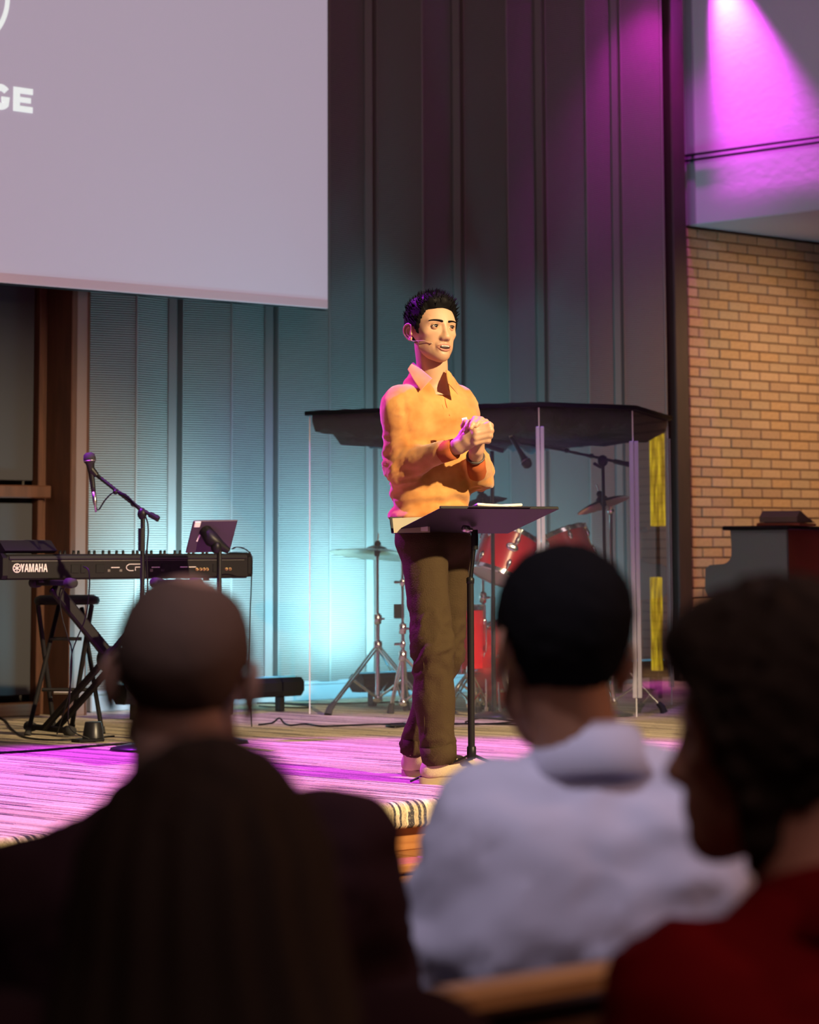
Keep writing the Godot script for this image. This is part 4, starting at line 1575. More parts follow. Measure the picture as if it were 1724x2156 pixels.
	for e in [[tl, 0], [tr, 0], [low_l, 1], [low_r, 1]]:
		var q: Vector3 = e[0]
		var y := q.y if e[1] == 1 else y0 - 0.014
		var c := Vector3(q.x, y, q.z)
		var half := 0.20 if e[1] == 1 else 0.17
		wobj("foot_bar" if e[1] else "top_bar", Sh.new().box(c, Vector3(0.03, 0.026, half * 2), kb, 0.004).mesh(), M.black_satin, sd)
		for s in [-1.0, 1.0]:
			wobj("end_cap", Sh.new().lathe([Vector2(0.001, 0.03), Vector2(0.02, 0.03), Vector2(0.023, 0.0), Vector2(0.023, -0.03), Vector2(0.001, -0.03)], Transform3D(axis_basis(z), c + z * half * s), 14).mesh(), M.rubber, sd)
	# folding stool
	var seat := at(141, 1262, 13.0)
	var so := thing("stool", flat_to(seat, STAGE_Y), "black folding stool with a round padded seat behind the stage piano", "stool")
	wobj("seat", Sh.new().lathe([Vector2(0.001, 0.02), Vector2(0.13, 0.02), Vector2(0.152, 0.008), Vector2(0.156, -0.008), Vector2(0.148, -0.024), Vector2(0.001, -0.026)], Transform3D(Basis(), seat), 36).mesh(), M.black_satin, so)
	for pr in [[80, 1274, 12.9, 115, 1512, 13.0], [124, 1274, 13.1, 58, 1518, 12.7], [193, 1274, 12.9, 150, 1512, 13.05], [172, 1280, 13.1, 216, 1506, 12.8]]:
		var a := at(pr[0], pr[1], pr[2])
		var b := flat_to(at(pr[3], pr[4], pr[5]), STAGE_Y)
		wobj("leg", Sh.new().tube([a, a.lerp(b, 0.5), b], 0.0115, 8).mesh(), M.black_satin, so)
		wobj("rubber_foot", Sh.new().tube([b.lerp(a, 0.05), b], 0.016, 10).mesh(), M.rubber, so)
	for pr in [[104, 1345, 12.95, 172, 1345, 12.95], [88, 1452, 12.85, 205, 1452, 12.9], [113, 1458, 12.95, 160, 1458, 12.97]]:
		wobj("rung", Sh.new().tube([at(pr[0], pr[1], pr[2]), at(pr[3], pr[4], pr[5])], 0.0085, 8).mesh(), M.steel if pr[0] == 113 else M.black_satin, so)
	# microphone on a boom stand before the piano
	var f := flat_to(at(297, 1600, 11.72), STAGE_Y)
	var mt := at(297, 1080, 11.72)
	mt.x = f.x
	var mst := thing("microphone_stand", f, "black boom microphone stand in front of the stage piano", "microphone stand", "microphone stands")
	wobj("pole", Sh.new().tube([f + Vector3.UP * 0.02, f.lerp(mt, 0.62)], 0.0125, 10).tube([f.lerp(mt, 0.60), mt], 0.010, 10).mesh(), M.black_metal, mst)
	wobj("clutch", Sh.new().tube([at(297, 1160, 11.72), at(297, 1112, 11.72)], [0.013, 0.013], 10).ellipsoid(at(299, 1082, 11.72), Vector3(0.02, 0.026, 0.018)).mesh(), M.black_plastic, mst)
	wobj("base", Sh.new().lathe([Vector2(0.001, 0.03), Vector2(0.05, 0.03), Vector2(0.13, 0.012), Vector2(0.135, 0.0), Vector2(0.001, 0.0)], Transform3D(Basis(), f), 28).mesh(), M.black_metal, mst)
	var bm := [at(334, 1093, 11.70), at(297, 1073, 11.72), at(250, 1037, 11.76), at(203, 1000, 11.80)]
	wobj("boom", Sh.new().tube(bm, 0.0085, 8).tube([bm[0], bm[0].lerp(bm[1], 0.5)], 0.013, 10).mesh(), M.black_metal, mst)
	wobj("clip", Sh.new().tube([at(204, 1001, 11.8), at(192, 990, 11.8)], [0.012, 0.019], 10).mesh(), M.black_plastic, mst)
	for q in [[243, 1036], [280, 1061]]:
		wobj("cable_tie", Sh.new().ellipsoid(at(q[0], q[1], 11.75), Vector3(0.012, 0.012, 0.012), Basis(), 10).mesh(), M.black_plastic, mst)
	microphone("microphone", at(197, 1035, 11.8), at(187, 953, 11.8), "black hand microphone clipped upright on the boom before the stage piano", Vector3.RIGHT)
	var mc := obj("microphone_cable", Sh.new().tube(curve([at(199, 1050, 11.8), at(206, 1074, 11.8), at(222, 1052, 11.78), at(240, 1037, 11.75), at(262, 1040, 11.74), at(285, 1062, 11.72), at(306, 1088, 11.71), at(312, 1115, 11.70), at(309, 1170, 11.70), at(311, 1250, 11.71), at(310, 1500, 11.73)]), 0.0032, 6).mesh(), M.black_plastic)
	tag(mc, "thin black cable looping from the hand microphone down its boom stand", "cable")
	# tablet on a stand, its back to us
	var tb := at(446, 1128, 12.25)
	var q0 := [at(407, 1097, 12.10), at(500, 1091, 12.21), at(484, 1165, 12.29), at(390, 1163, 12.18)]
	var ux: Vector3 = ((q0[1] - q0[0]) + (q0[2] - q0[3])).normalized()
	var uy: Vector3 = ((q0[0] - q0[3]) + (q0[1] - q0[2])).normalized()
	var uz := ux.cross(uy).normalized()
	var tl2 := thing("tablet", (q0[0] + q0[1] + q0[2] + q0[3]) / 4.0, "tablet in a dark cover on a stand, its back turned to the audience", "tablet", "", Basis(ux, uz.cross(ux), uz))
	var tw: float = q0[0].distance_to(q0[1])
	var th: float = q0[0].distance_to(q0[3])
	obj("back", Sh.new().box(Vector3.ZERO, Vector3(tw, th, 0.008), Basis(), 0.003).mesh(), M.tablet_back, tl2)
	obj("screen", Sh.new().box(Vector3(0, 0, -0.0045), Vector3(tw - 0.012, th - 0.012, 0.002)).mesh(), M.black_plastic, tl2)
	obj("camera_corner", Sh.new().box(Vector3(-tw * 0.40, th * 0.40, 0.005), Vector3(0.03, 0.03, 0.006), Basis(), 0.003).mesh(), M.print_white, tl2)
	obj("label_strip", Sh.new().box(Vector3(-tw * 0.30, -th * 0.02, 0.0045), Vector3(0.008, 0.04, 0.002), Basis(Vector3.BACK, -0.2)).mesh(), M.print_white, tl2)
	var ft := flat_to(at(459, 1600, 12.12), STAGE_Y)
	var tt := at(459, 1140, 12.15)
	tt.x = ft.x
	var ts := thing("tablet_stand", ft, "black pole stand holding the tablet beside the stage piano", "stand")
	wobj("pole", Sh.new().tube([ft + Vector3.UP * 0.02, tt], 0.011, 10).mesh(), M.black_metal, ts)
	wobj("base", Sh.new().lathe([Vector2(0.001, 0.03), Vector2(0.05, 0.03), Vector2(0.13, 0.012), Vector2(0.135, 0.0), Vector2(0.001, 0.0)], Transform3D(Basis(), ft), 28).mesh(), M.black_metal, ts)
	wobj("holder", Sh.new().tube([at(416, 1108, 12.19), at(432, 1118, 12.16), at(446, 1136, 12.15), at(462, 1148, 12.16), at(482, 1160, 12.17)], [0.018, 0.03, 0.036, 0.026, 0.014], 10).mesh(), M.black_plastic, ts)
	wobj("joint", Sh.new().ellipsoid(at(455, 1152, 12.14), Vector3(0.024, 0.03, 0.022)).mesh(), M.black_plastic, ts)
	tag(obj("tablet_cable", Sh.new().tube(curve([at(488, 1156, 12.2), at(500, 1152, 12.25), at(519, 1158, 12.3), at(530, 1175, 12.5), at(529, 1230, 12.66), at(525, 1330, 12.66), at(523, 1430, 12.66), at(530, 1530, 12.6)]), 0.0028, 6).mesh(), M.black_plastic), "thin black cable hanging from the tablet past the right end of the stage piano", "cable")
	tag(obj("pedal_cable", Sh.new().tube(curve([at(176, 1193, 12.06), at(187, 1202, 12.03), at(188, 1240, 12.02), at(180, 1300, 12.05), at(160, 1350, 12.1), at(150, 1385, 12.1), at(148, 1450, 12.15), at(146, 1530, 12.2), at(190, 1556, 12.25)]), 0.0032, 6).mesh(), M.black_plastic), "black cable falling from a socket of the stage piano through the scissor stand", "cable")
	tag(obj("power_cable", Sh.new().tube(curve([at(160, 1222, 12.05), at(140, 1232, 12.08), at(127, 1262, 12.1), at(131, 1300, 12.1), at(142, 1340, 12.1), at(151, 1372, 12.12), at(147, 1450, 12.17), at(120, 1545, 12.3)]), 0.003, 6).mesh(), M.black_plastic), "second black cable looping under the left end of the stage piano", "cable")
	# pedal unit on the carpet
	var pd := thing("pedal", on_floor(196, 1560), "small black tapered pedal unit on the carpet under the stage piano", "pedal")
	wobj("body", Sh.new().lathe([Vector2(0.001, 0.085), Vector2(0.034, 0.085), Vector2(0.038, 0.08), Vector2(0.049, 0.012), Vector2(0.050, 0.0), Vector2(0.001, 0.0)], Transform3D(Basis(), on_floor(196, 1560)), 28).mesh(), M.black_metal, pd)
	wobj("base_plate", Sh.new().box(on_floor(185, 1562) + Vector3.UP * 0.008, Vector3(0.13, 0.015, 0.08), kb, 0.004).mesh(), M.black_plastic, pd)


# ---------------------------------------------------------------- piano by the brick wall
func make_piano() -> void:
	var D := 15.3
	var ld := Vector3(0.4, 0, -0.9165)            # along its length, away from us
	var dd := Vector3(0.9165, 0, 0.4)             # from the keys to the back
	var top := at(1655, 1108, D).y
	var c := flat_to(at(1655, 1108, D), 0)        # near corner of side and back
	var pb := Basis(ld, Vector3.UP, dd)           # local x: length, y: up, z: keys -> back
	var o := thing("upright_piano", c + Vector3.UP * STAGE_Y, "dark upright piano seen from its end before the brick wall", "piano", "", pb)
	var px := 120.0 / FOCAL * D / 0.985
	var w := px
	var h := top - STAGE_Y
	var arm := 0.155
	var ky := at(1500, 1190, D).y - STAGE_Y
	for x in [0.02, 1.43]:
		var cheek := PackedVector2Array([Vector2(0, 0), Vector2(0, h - 0.02), Vector2(-w, h - 0.02), Vector2(-w + 0.004, ky + 0.12)])
		for k in 7:
			var g := deg_to_rad(90.0 * k / 6.0)
			cheek.append(Vector2(-w - 0.055 + 0.06 * cos(g), ky + 0.065 - 0.06 * sin(g)))
		cheek.append(Vector2(-w - arm + 0.03, ky))
		cheek.append(Vector2(-w - arm + 0.004, ky - 0.02))
		cheek.append(Vector2(-w - arm, ky - 0.14))
		cheek.append(Vector2(-w - arm + 0.02, ky - 0.18))
		cheek.append(Vector2(-w + 0.02, ky - 0.20))
		cheek.append(Vector2(-w + 0.02, 0))
		obj("side_panel", Sh.new().prism(cheek, 0.04, Transform3D(Basis(Vector3(0, 0, 1), Vector3.UP, Vector3(-1, 0, 0)), Vector3(x, 0, 0))).mesh(), M.piano_side, o)
	obj("lid", Sh.new().box(Vector3(0.725, h - 0.008, -w / 2 - 0.01), Vector3(1.50, 0.024, w + 0.06), Basis(), 0.006).mesh(), M.black_satin, o)
	obj("back_panel", Sh.new().box(Vector3(0.725, h / 2, -0.02), Vector3(1.37, h - 0.03, 0.035)).mesh(), M.piano_wood, o)
	obj("front_panel", Sh.new().box(Vector3(0.725, h * 0.5, -w + 0.02), Vector3(1.37, h - 0.04, 0.03)).mesh(), M.piano_wood, o)
	obj("key_bed", Sh.new().box(Vector3(0.725, ky - 0.13, -w - 0.06), Vector3(1.37, 0.05, 0.2), Basis(), 0.005).mesh(), M.piano_wood, o)
	obj("key_lid", Sh.new().box(Vector3(0.725, ky - 0.06, -w - 0.06), Vector3(1.37, 0.03, 0.18), Basis(Vector3.RIGHT, 0.1), 0.006).mesh(), M.black_satin, o)
	# what lies on the lid
	var bk := thing("music_book", o.transform * Vector3(0.10, h + 0.004, -0.06), "open music book in a brown cover lying on the upright piano", "book", "", pb)
	obj("cover", Sh.new().box(Vector3(0.12, 0.018, 0.0), Vector3(0.34, 0.006, 0.24), Basis(Vector3.BACK, 0.02), 0.002).mesh(), M.dark_wood, bk)
	var pg := PackedVector2Array([Vector2(-0.05, 0.02), Vector2(-0.05, 0.05), Vector2(0.02, 0.085), Vector2(0.15, 0.055), Vector2(0.28, 0.03), Vector2(0.28, 0.02)])
	obj("pages", Sh.new().prism(pg, 0.22).mesh(), M.cover_grey if M.has("cover_grey") else mat("cover_grey", Color(0.20, 0.14, 0.10), 0.8), bk)
	obj("lower_book", Sh.new().box(Vector3(0.12, 0.007, 0.0), Vector3(0.36, 0.014, 0.25), Basis(), 0.002).mesh(), M.piano_wood, bk)


# ---------------------------------------------------------------- music stand
func make_music_stand() -> void:
	var D := 9.85
	var DP := 9.92
	var foot := flat_to(at(993, 1650, DP), STAGE_Y)
	var knob := at(1000, 1122, D)
	var o := thing("music_stand", foot, "black music stand with a tilted desk in front of the speaker", "music stand")
	var hubp := Vector3(foot.x, at(993, 1588, DP).y, foot.z)
	var sleeve := Vector3(foot.x, at(991, 1222, DP).y, foot.z)
	var head := Vector3(knob.x, knob.y, foot.z)
	wobj("lower_tube", Sh.new().tube([hubp, sleeve], 0.0125, 16).mesh(), M.black_satin, o)
	wobj("sleeve_collar", Sh.new().lathe([Vector2(0.0125, -0.012), Vector2(0.0145, -0.01), Vector2(0.0145, 0.008), Vector2(0.010, 0.012)], Transform3D(Basis(), sleeve), 18).mesh(), M.black_plastic, o)
	wobj("upper_tube", Sh.new().tube([sleeve, head - Vector3.UP * 0.02], 0.0085, 14).mesh(), M.chrome, o)
	wobj("foot_collar", Sh.new().lathe([Vector2(0.0125, 0.03), Vector2(0.0165, 0.026), Vector2(0.017, -0.012), Vector2(0.014, -0.016), Vector2(0.001, -0.016)], Transform3D(Basis(), hubp), 18).mesh(), M.black_plastic, o)
	var tips := [flat_to(at(864, 1645, 9.96), STAGE_Y + 0.008), foot + Vector3(0.24, 0.008, 0.06), foot + Vector3(-0.02, 0.008, -0.26)]
	for t in tips:
		var d: Vector3 = (t - hubp).normalized()
		wobj("leg", Sh.new().box((t + hubp) / 2.0, Vector3(0.022, 0.008, t.distance_to(hubp)), frame_of(d), 0.002).mesh(), M.black_satin, o)
	# desk plate: edges from the photograph's parallelogram
	var a := Vector3(0.43, 0, -0.25)
	var b := Vector3(0.175, 0.084, 0.30)
	var ax := a.normalized()
	var by := (b - ax * b.dot(ax)).normalized()
	var nz := ax.cross(by)
	var mid := at(1000, 1097, D - 0.02)
	var db := Basis(ax, by, nz)
	var dw := a.length()
	var dh := b.length()
	wobj("desk", Sh.new().box(mid, Vector3(dw, dh, 0.003), db, 0.001).mesh(), M.black_satin, o)
	wobj("desk_rim", Sh.new().box(mid + by * (dh / 2 - 0.004) - nz * 0.004, Vector3(dw, 0.008, 0.01), db, 0.002).mesh(), M.black_satin, o)
	var lip_dir := nz if nz.y > 0.0 else -nz
	wobj("lip", Sh.new().box(mid - by * dh / 2 + lip_dir * 0.03, Vector3(dw, 0.004, 0.06), Basis(ax, by, lip_dir), 0.001).mesh(), M.black_satin, o)
	wobj("knob", Sh.new().lathe([Vector2(0.001, 0.022), Vector2(0.012, 0.022), Vector2(0.013, 0.0), Vector2(0.006, -0.004), Vector2(0.006, -0.02)], Transform3D(axis_basis(Vector3(-0.7, 0.1, 0.7)), at(985, 1114, D - 0.03)), 16).mesh(), M.steel, o)
	wobj("bracket", Sh.new().tube([head - Vector3.UP * 0.06, head - Vector3.UP * 0.015, head + Vector3.UP * 0.012], [0.0125, 0.0135, 0.012], 14).mesh(), M.black_plastic, o)
	# cream folder standing in the desk, and the open notebook whose pages show over the top edge
	var card := thing("folder", at(850, 1105, D), "cream paper folder at the left end of the music stand desk", "folder")
	var cq := [at(826, 1091, D - 0.06), at(905, 1088, D - 0.03), at(905, 1121, D - 0.03), at(829, 1122, D - 0.06)]
	var cs := Sh.new()
	var back := Vector3(0.0, 0, -0.006)
	cs.flat()
	var ring0 := PackedVector3Array(cq)
	var ring1 := PackedVector3Array()
	for v in cq:
		ring1.append(v + back)
	cs.loft([ring0, ring1])
	wobj("cover", cs.mesh(), M.cream_card, card)
	wobj("page", Sh.new().box((cq[0] + cq[2]) / 2.0 + Vector3(0.0, 0.0, -0.009), Vector3(0.12, 0.042, 0.003)).mesh(), M.paper, card)
	var nb := thing("notebook", mid + by * (dh / 2 - 0.1) + lip_dir * 0.008, "open white notebook lying on the music stand, its edge over the top", "book")
	var nm := mid + by * (dh / 2 - 0.085) + lip_dir * 0.006 + ax * 0.0
	wobj("page_block", Sh.new().box(nm - ax * 0.035 + lip_dir * 0.004, Vector3(0.13, 0.19, 0.010), Basis(ax, by, lip_dir) * Basis(Vector3.UP, 0.05), 0.003).box(nm + ax * 0.10 * 0.4 + lip_dir * 0.004, Vector3(0.10, 0.19, 0.010), Basis(ax, by, lip_dir) * Basis(Vector3.UP, -0.05), 0.003).mesh(), M.paper, nb)
	wobj("cover", Sh.new().box(nm - ax * 0.005 - lip_dir * 0.003, Vector3(0.26, 0.196, 0.003), Basis(ax, by, lip_dir), 0.001).mesh(), M.black_matte, nb)


# ---------------------------------------------------------------- cables lying on the carpet
func make_cables() -> void:
	var runs := [
		[[-10, 1588], [60, 1584], [150, 1577], [260, 1568], [330, 1566]], [[-8, 1508], [12, 1520], [26, 1538], [60, 1556], [140, 1560], [240, 1552]],
		[[545, 1528], [562, 1526], [575, 1521], [588, 1512], [598, 1524], [612, 1529], [632, 1527], [650, 1527], [680, 1531], [740, 1529], [800, 1527], [870, 1527], [960, 1526], [1060, 1527], [1130, 1528]],
		[[540, 1482], [590, 1483], [640, 1487], [655, 1490], [640, 1492], [570, 1490], [545, 1488]], [[590, 1482], [650, 1484], [720, 1483], [800, 1481], [850, 1478]],
		[[980, 1522], [1010, 1514], [1050, 1516], [1100, 1520], [1125, 1517], [1060, 1524], [1000, 1527]], [[814, 1527], [850, 1525], [858, 1530], [830, 1533], [815, 1530], [870, 1529]]]
	var labels := ["black cable running across the carpet in front of the keyboard stand", "black cable curving past the foot of the keyboard stand at the left edge", "long black cable across the carpet behind the speaker's feet, with one raised kink", "folded loop of black cable under the left light bar", "thin black cable along the skirting to the cymbal stand", "tangle of black cable on the carpet right of the music stand pole", "small coil of black cable beside the speaker's trouser leg"]
	for k in runs.size():
		var pts := []
		for q in runs[k]:
			var p := on_floor(q[0], q[1])
			p.y = STAGE_Y + 0.005
			pts.append(p)
		if k == 2:
			for j in [2, 3, 4]:
				var q3 := at(runs[k][j][0], runs[k][j][1], 13.5)
				pts[j] = Vector3(q3.x, maxf(q3.y, STAGE_Y + 0.005), q3.z)
		tag(obj("floor_cable", Sh.new().tube(curve(pts, 6), 0.0055 if k == 0 else 0.0045, 6).mesh(), M.black_plastic), labels[k], "cable", "cables lying on the stage carpet")


# ---------------------------------------------------------------- heads
# A head in its own axes: z to the face, y up, x to the person's left; the origin lies between the ears at eye level.
class Head:
	const C0 := Vector3(0, -0.012, 0.004)
	var k := 0.0085
	var wide := 1.0
	var fine := true

	func el(p: Vector3, c: Vector3, r: Vector3) -> float:
		var u := (p - c) / r
		var a := u.length()
		if a < 0.02:
			return -minf(r.x, minf(r.y, r.z))
		return a * (a - 1.0) / (u / r).length()

	func cp(p: Vector3, a: Vector3, b: Vector3, r0: float, r1: float) -> float:
		var ab := b - a
		var t := clampf((p - a).dot(ab) / ab.length_squared(), 0.0, 1.0)
		return (p - a - ab * t).length() - lerpf(r0, r1, t)

	func sd(q: Vector3) -> float:
		var p := Vector3(absf(q.x) / wide, q.y, q.z)
		var s := exp(-el(p, Vector3(0, 0.026, -0.012), Vector3(0.074, 0.078, 0.094)) / k)
		s += exp(-el(p, Vector3(0, 0.0, 0.026), Vector3(0.063, 0.078, 0.060)) / k)
		s += exp(-el(p, Vector3(0, -0.060, 0.026), Vector3(0.055, 0.050, 0.052)) / k)
		if p.z > 0.02:
			s += exp(-el(p, Vector3(0, -0.098, 0.058), Vector3(0.026, 0.019, 0.024)) / k)
			s += exp(-cp(p, Vector3(0.0, -0.100, 0.062), Vector3(0.050, -0.066, 0.012), 0.013, 0.014) / k)
			if fine:
				var kk := 0.0045
				var f := -k * log(s)
				var t := exp(-f / kk)
				t += exp(-el(p, Vector3(0.043, -0.022, 0.047), Vector3(0.018, 0.014, 0.018)) / kk)
				t += exp(-cp(p, Vector3(0.012, 0.017, 0.079), Vector3(0.044, 0.019, 0.064), 0.0085, 0.0075) / kk)
				t += exp(-cp(p, Vector3(0, 0.010, 0.082), Vector3(0, -0.034, 0.0985), 0.0050, 0.0070) / kk)
				t += exp(-el(p, Vector3(0.0, -0.0385, 0.0985), Vector3(0.0095, 0.0078, 0.0090)) / kk)
				t += exp(-el(p, Vector3(0.0110, -0.0425, 0.0890), Vector3(0.0060, 0.0060, 0.0090)) / kk)
				t += exp(-el(p, Vector3(0.0, -0.070, 0.076), Vector3(0.027, 0.021, 0.0125)) / kk)
				f = -kk * log(t)
				# eye sockets, philtrum, corners of the mouth, fold under the lower lip
				var e := Vector2(p.x - 0.031, p.y + 0.001)
				f += 0.0085 * exp(-(e.x * e.x) / 0.00024 - (e.y * e.y) / 0.00012)
				f += 0.0030 * exp(-pow(p.x - 0.012, 2.0) / 0.00003 - pow(p.y - 0.003, 2.0) / 0.0001)
				f += 0.0012 * exp(-p.x * p.x / 0.000012 - pow(p.y + 0.057, 2.0) / 0.00004)
				f += 0.0030 * exp(-p.x * p.x / 0.0003 - pow(p.y + 0.086, 2.0) / 0.00002)
				f += 0.0022 * exp(-pow(p.x - 0.028, 2.0) / 0.00003 - pow(p.y + 0.071, 2.0) / 0.00006)
				return f
			s += exp(-cp(p, Vector3(0, 0.006, 0.083), Vector3(0, -0.038, 0.106), 0.008, 0.011) / k)
			s += exp(-el(p, Vector3(0.0, -0.070, 0.080), Vector3(0.026, 0.020, 0.014)) / k)
		return -k * log(s)

	func surf(dir: Vector3) -> Vector3:
		var r := 0.165
		for i in 9:
			var d := sd(C0 + dir * r)
			if absf(d) < 0.0003:
				break
			r -= clampf(d, -0.02, 0.05) * 0.95
			r = maxf(r, 0.03)
		return C0 + dir * r

	func front(x: float, y: float) -> Vector3:
		var z := 0.15
		for i in 14:
			var d := sd(Vector3(x, y, z))
			z -= d * 0.8
		return Vector3(x, y, z)

	func dir(t: float, v: float, focus: float) -> Vector3:
		var a := (t * 2.0 - 1.0) * PI
		a -= focus * sin(a)
		var e := v * PI
		return Vector3(sin(e) * sin(a), cos(e), sin(e) * cos(a))


func star(sh: Sh, na: int, nv: int, point: Callable) -> void:   # a closed net of rings from pole to pole
	var rings := []
	for i in nv + 1:
		var ring := PackedVector3Array()
		for j in na:
			ring.append(point.call(float(j) / na, clampf(float(i) / nv, 0.001, 0.999)))
		rings.append(ring)
	sh.loft(rings, false)


func head_skin(sh: Sh, hd: Head, xf: Transform3D, na: int, nv: int, skin: Color, stubble := 0.0) -> void:
	var rings := []
	var tones := []
	for i in nv + 1:
		var v := clampf(float(i) / nv, 0.001, 0.999)
		var ring := PackedVector3Array()
		var tone := []
		for j in na:
			var p := hd.surf(hd.dir(float(j) / na, v, 0.42 if hd.fine else 0.0))
			ring.append(xf * p)
			var c := skin
			if stubble > 0.0 and p.z > 0.0:
				var up_lip := exp(-pow(p.y + 0.058, 2.0) / 0.00005) * smoothstep(0.030, 0.016, absf(p.x)) * smoothstep(0.06, 0.075, p.z)
				var jaw := smoothstep(-0.055, -0.09, p.y) * 0.5
				c = skin.lerp(Color(0.16, 0.10, 0.075), clampf((up_lip + jaw) * stubble, 0, 1))
			tone.append(c)
		rings.append(ring)
		tones.append(tone)
	sh.next()
	for i in nv:
		for j in na:
			var j2 := (j + 1) % na
			for q in [[i, j], [i, j2], [i + 1, j2], [i, j], [i + 1, j2], [i + 1, j]]:
				sh.color(tones[q[0]][q[1]])
				sh.st.add_vertex(rings[q[0]][q[1]])


func ear(sh: Sh, xf: Transform3D, side: float, skin: Color) -> void:
	sh.color(skin)
	var place := func(z: float, y: float, out_: float) -> Vector3:
		return xf * Vector3(side * (0.0735 + out_ + maxf(-z, 0.0) * 0.40), y * 0.9 - 0.014, z - 0.010)
	var rim := []
	for q in [[0.010, -0.004], [0.013, 0.012], [0.009, 0.026], [-0.003, 0.033], [-0.016, 0.029], [-0.023, 0.014], [-0.021, -0.003], [-0.013, -0.018], [-0.003, -0.029], [0.006, -0.030], [0.010, -0.020]]:
		rim.append(place.call(q[0], q[1], 0.006))
	sh.tube(curve(rim, 4), 0.0040, 8)
	var anti := []
	for q in [[-0.002, 0.022], [-0.011, 0.016], [-0.014, 0.004], [-0.010, -0.010], [-0.002, -0.018]]:
		anti.append(place.call(q[0], q[1], 0.005))
	sh.tube(curve(anti, 4), 0.0034, 8)
	var rings := []
	for k in 6:
		var t := k / 5.0
		var ring := PackedVector3Array()
		for j in 18:
			var g := TAU * j / 18.0
			var w := 0.017 * (1.0 - t * 0.75)
			var h := 0.030 * (1.0 - t * 0.75)
			ring.append(place.call(-0.005 + cos(g) * w * (1.0 if cos(g) < 0 else 0.85), sin(g) * h, 0.004 - 0.008 * sin(t * PI / 2)))
		rings.append(ring)
	sh.loft(rings, true)
	sh.ellipsoid(place.call(0.000, -0.026, 0.005), Vector3(0.005, 0.008, 0.008), xf.basis, 10)
	sh.ellipsoid(place.call(0.011, -0.008, 0.006), Vector3(0.004, 0.006, 0.004), xf.basis, 10)


# hair as a shell over the head: thick(p) says how far it stands off the skin at p, below zero where there is none
func hair_shell(sh: Sh, hd: Head, xf: Transform3D, na: int, nv: int, thick: Callable) -> void:
	star(sh, na, nv, func(t: float, v: float) -> Vector3:
		var d := hd.dir(t, v, 0.0)
		var p := hd.surf(d)
		return xf * (p + d * float(thick.call(p))))


# ---------------------------------------------------------------- hands: chains of finger joints, each finger with its own capsules
func hand_net(sh: Sh, palm: Array, fingers: Array, skin: Color, cell := 0.0028) -> void:
	var lo := Vector3.ONE * 1e9
	var hi := -lo
	for s in [palm] + fingers:
		for q in s:
			lo = lo.min(q[0])
			hi = hi.max(q[0])
	var f := Field.new(lo - Vector3.ONE * 0.05, hi + Vector3.ONE * 0.05, cell, 0.0028)
	for s in [palm] + fingers:
		for i in s.size() - 1:
			f.cap(s[i][0], s[i + 1][0], s[i][1], s[i + 1][1])
	var r := f.nets()
	add_net(sh, relax(r[0], r[1], 1), r[1], skin)


func loose_hand(sh: Sh, wrist: Vector3, along: Vector3, back: Vector3, mirror: float, skin: Color) -> void:
	# a relaxed hand lying palm down: along = to the fingertips, back = out of its back
	var d := along.normalized()
	var b := (back - d * back.dot(d)).normalized()
	var s := d.cross(b) * mirror       # to the thumb
	var fingers := []
	var palm := [[wrist, 0.026], [wrist + d * 0.05, 0.024], [wrist + d * 0.075 + s * 0.015, 0.017]]
	for k in 4:
		var off := [0.027, 0.009, -0.009, -0.026][k] as float
		var long := [0.072, 0.080, 0.074, 0.058][k] as float
		var m := wrist + d * 0.082 + s * off
		fingers.append([[wrist + d * 0.03 + s * off * 0.7, 0.014], [m, 0.0105], [m + d * long * 0.45 + b * 0.004, 0.0095], [m + d * long * 0.75 - b * 0.012, 0.0085], [m + d * long * 0.95 - b * 0.028, 0.0075]])
	fingers.append([[wrist + d * 0.02 + s * 0.02, 0.015], [wrist + d * 0.05 + s * 0.045 - b * 0.01, 0.0115], [wrist + d * 0.078 + s * 0.056 - b * 0.02, 0.010], [wrist + d * 0.10 + s * 0.055 - b * 0.028, 0.0085]])
	hand_net(sh, palm, fingers, skin, 0.005)


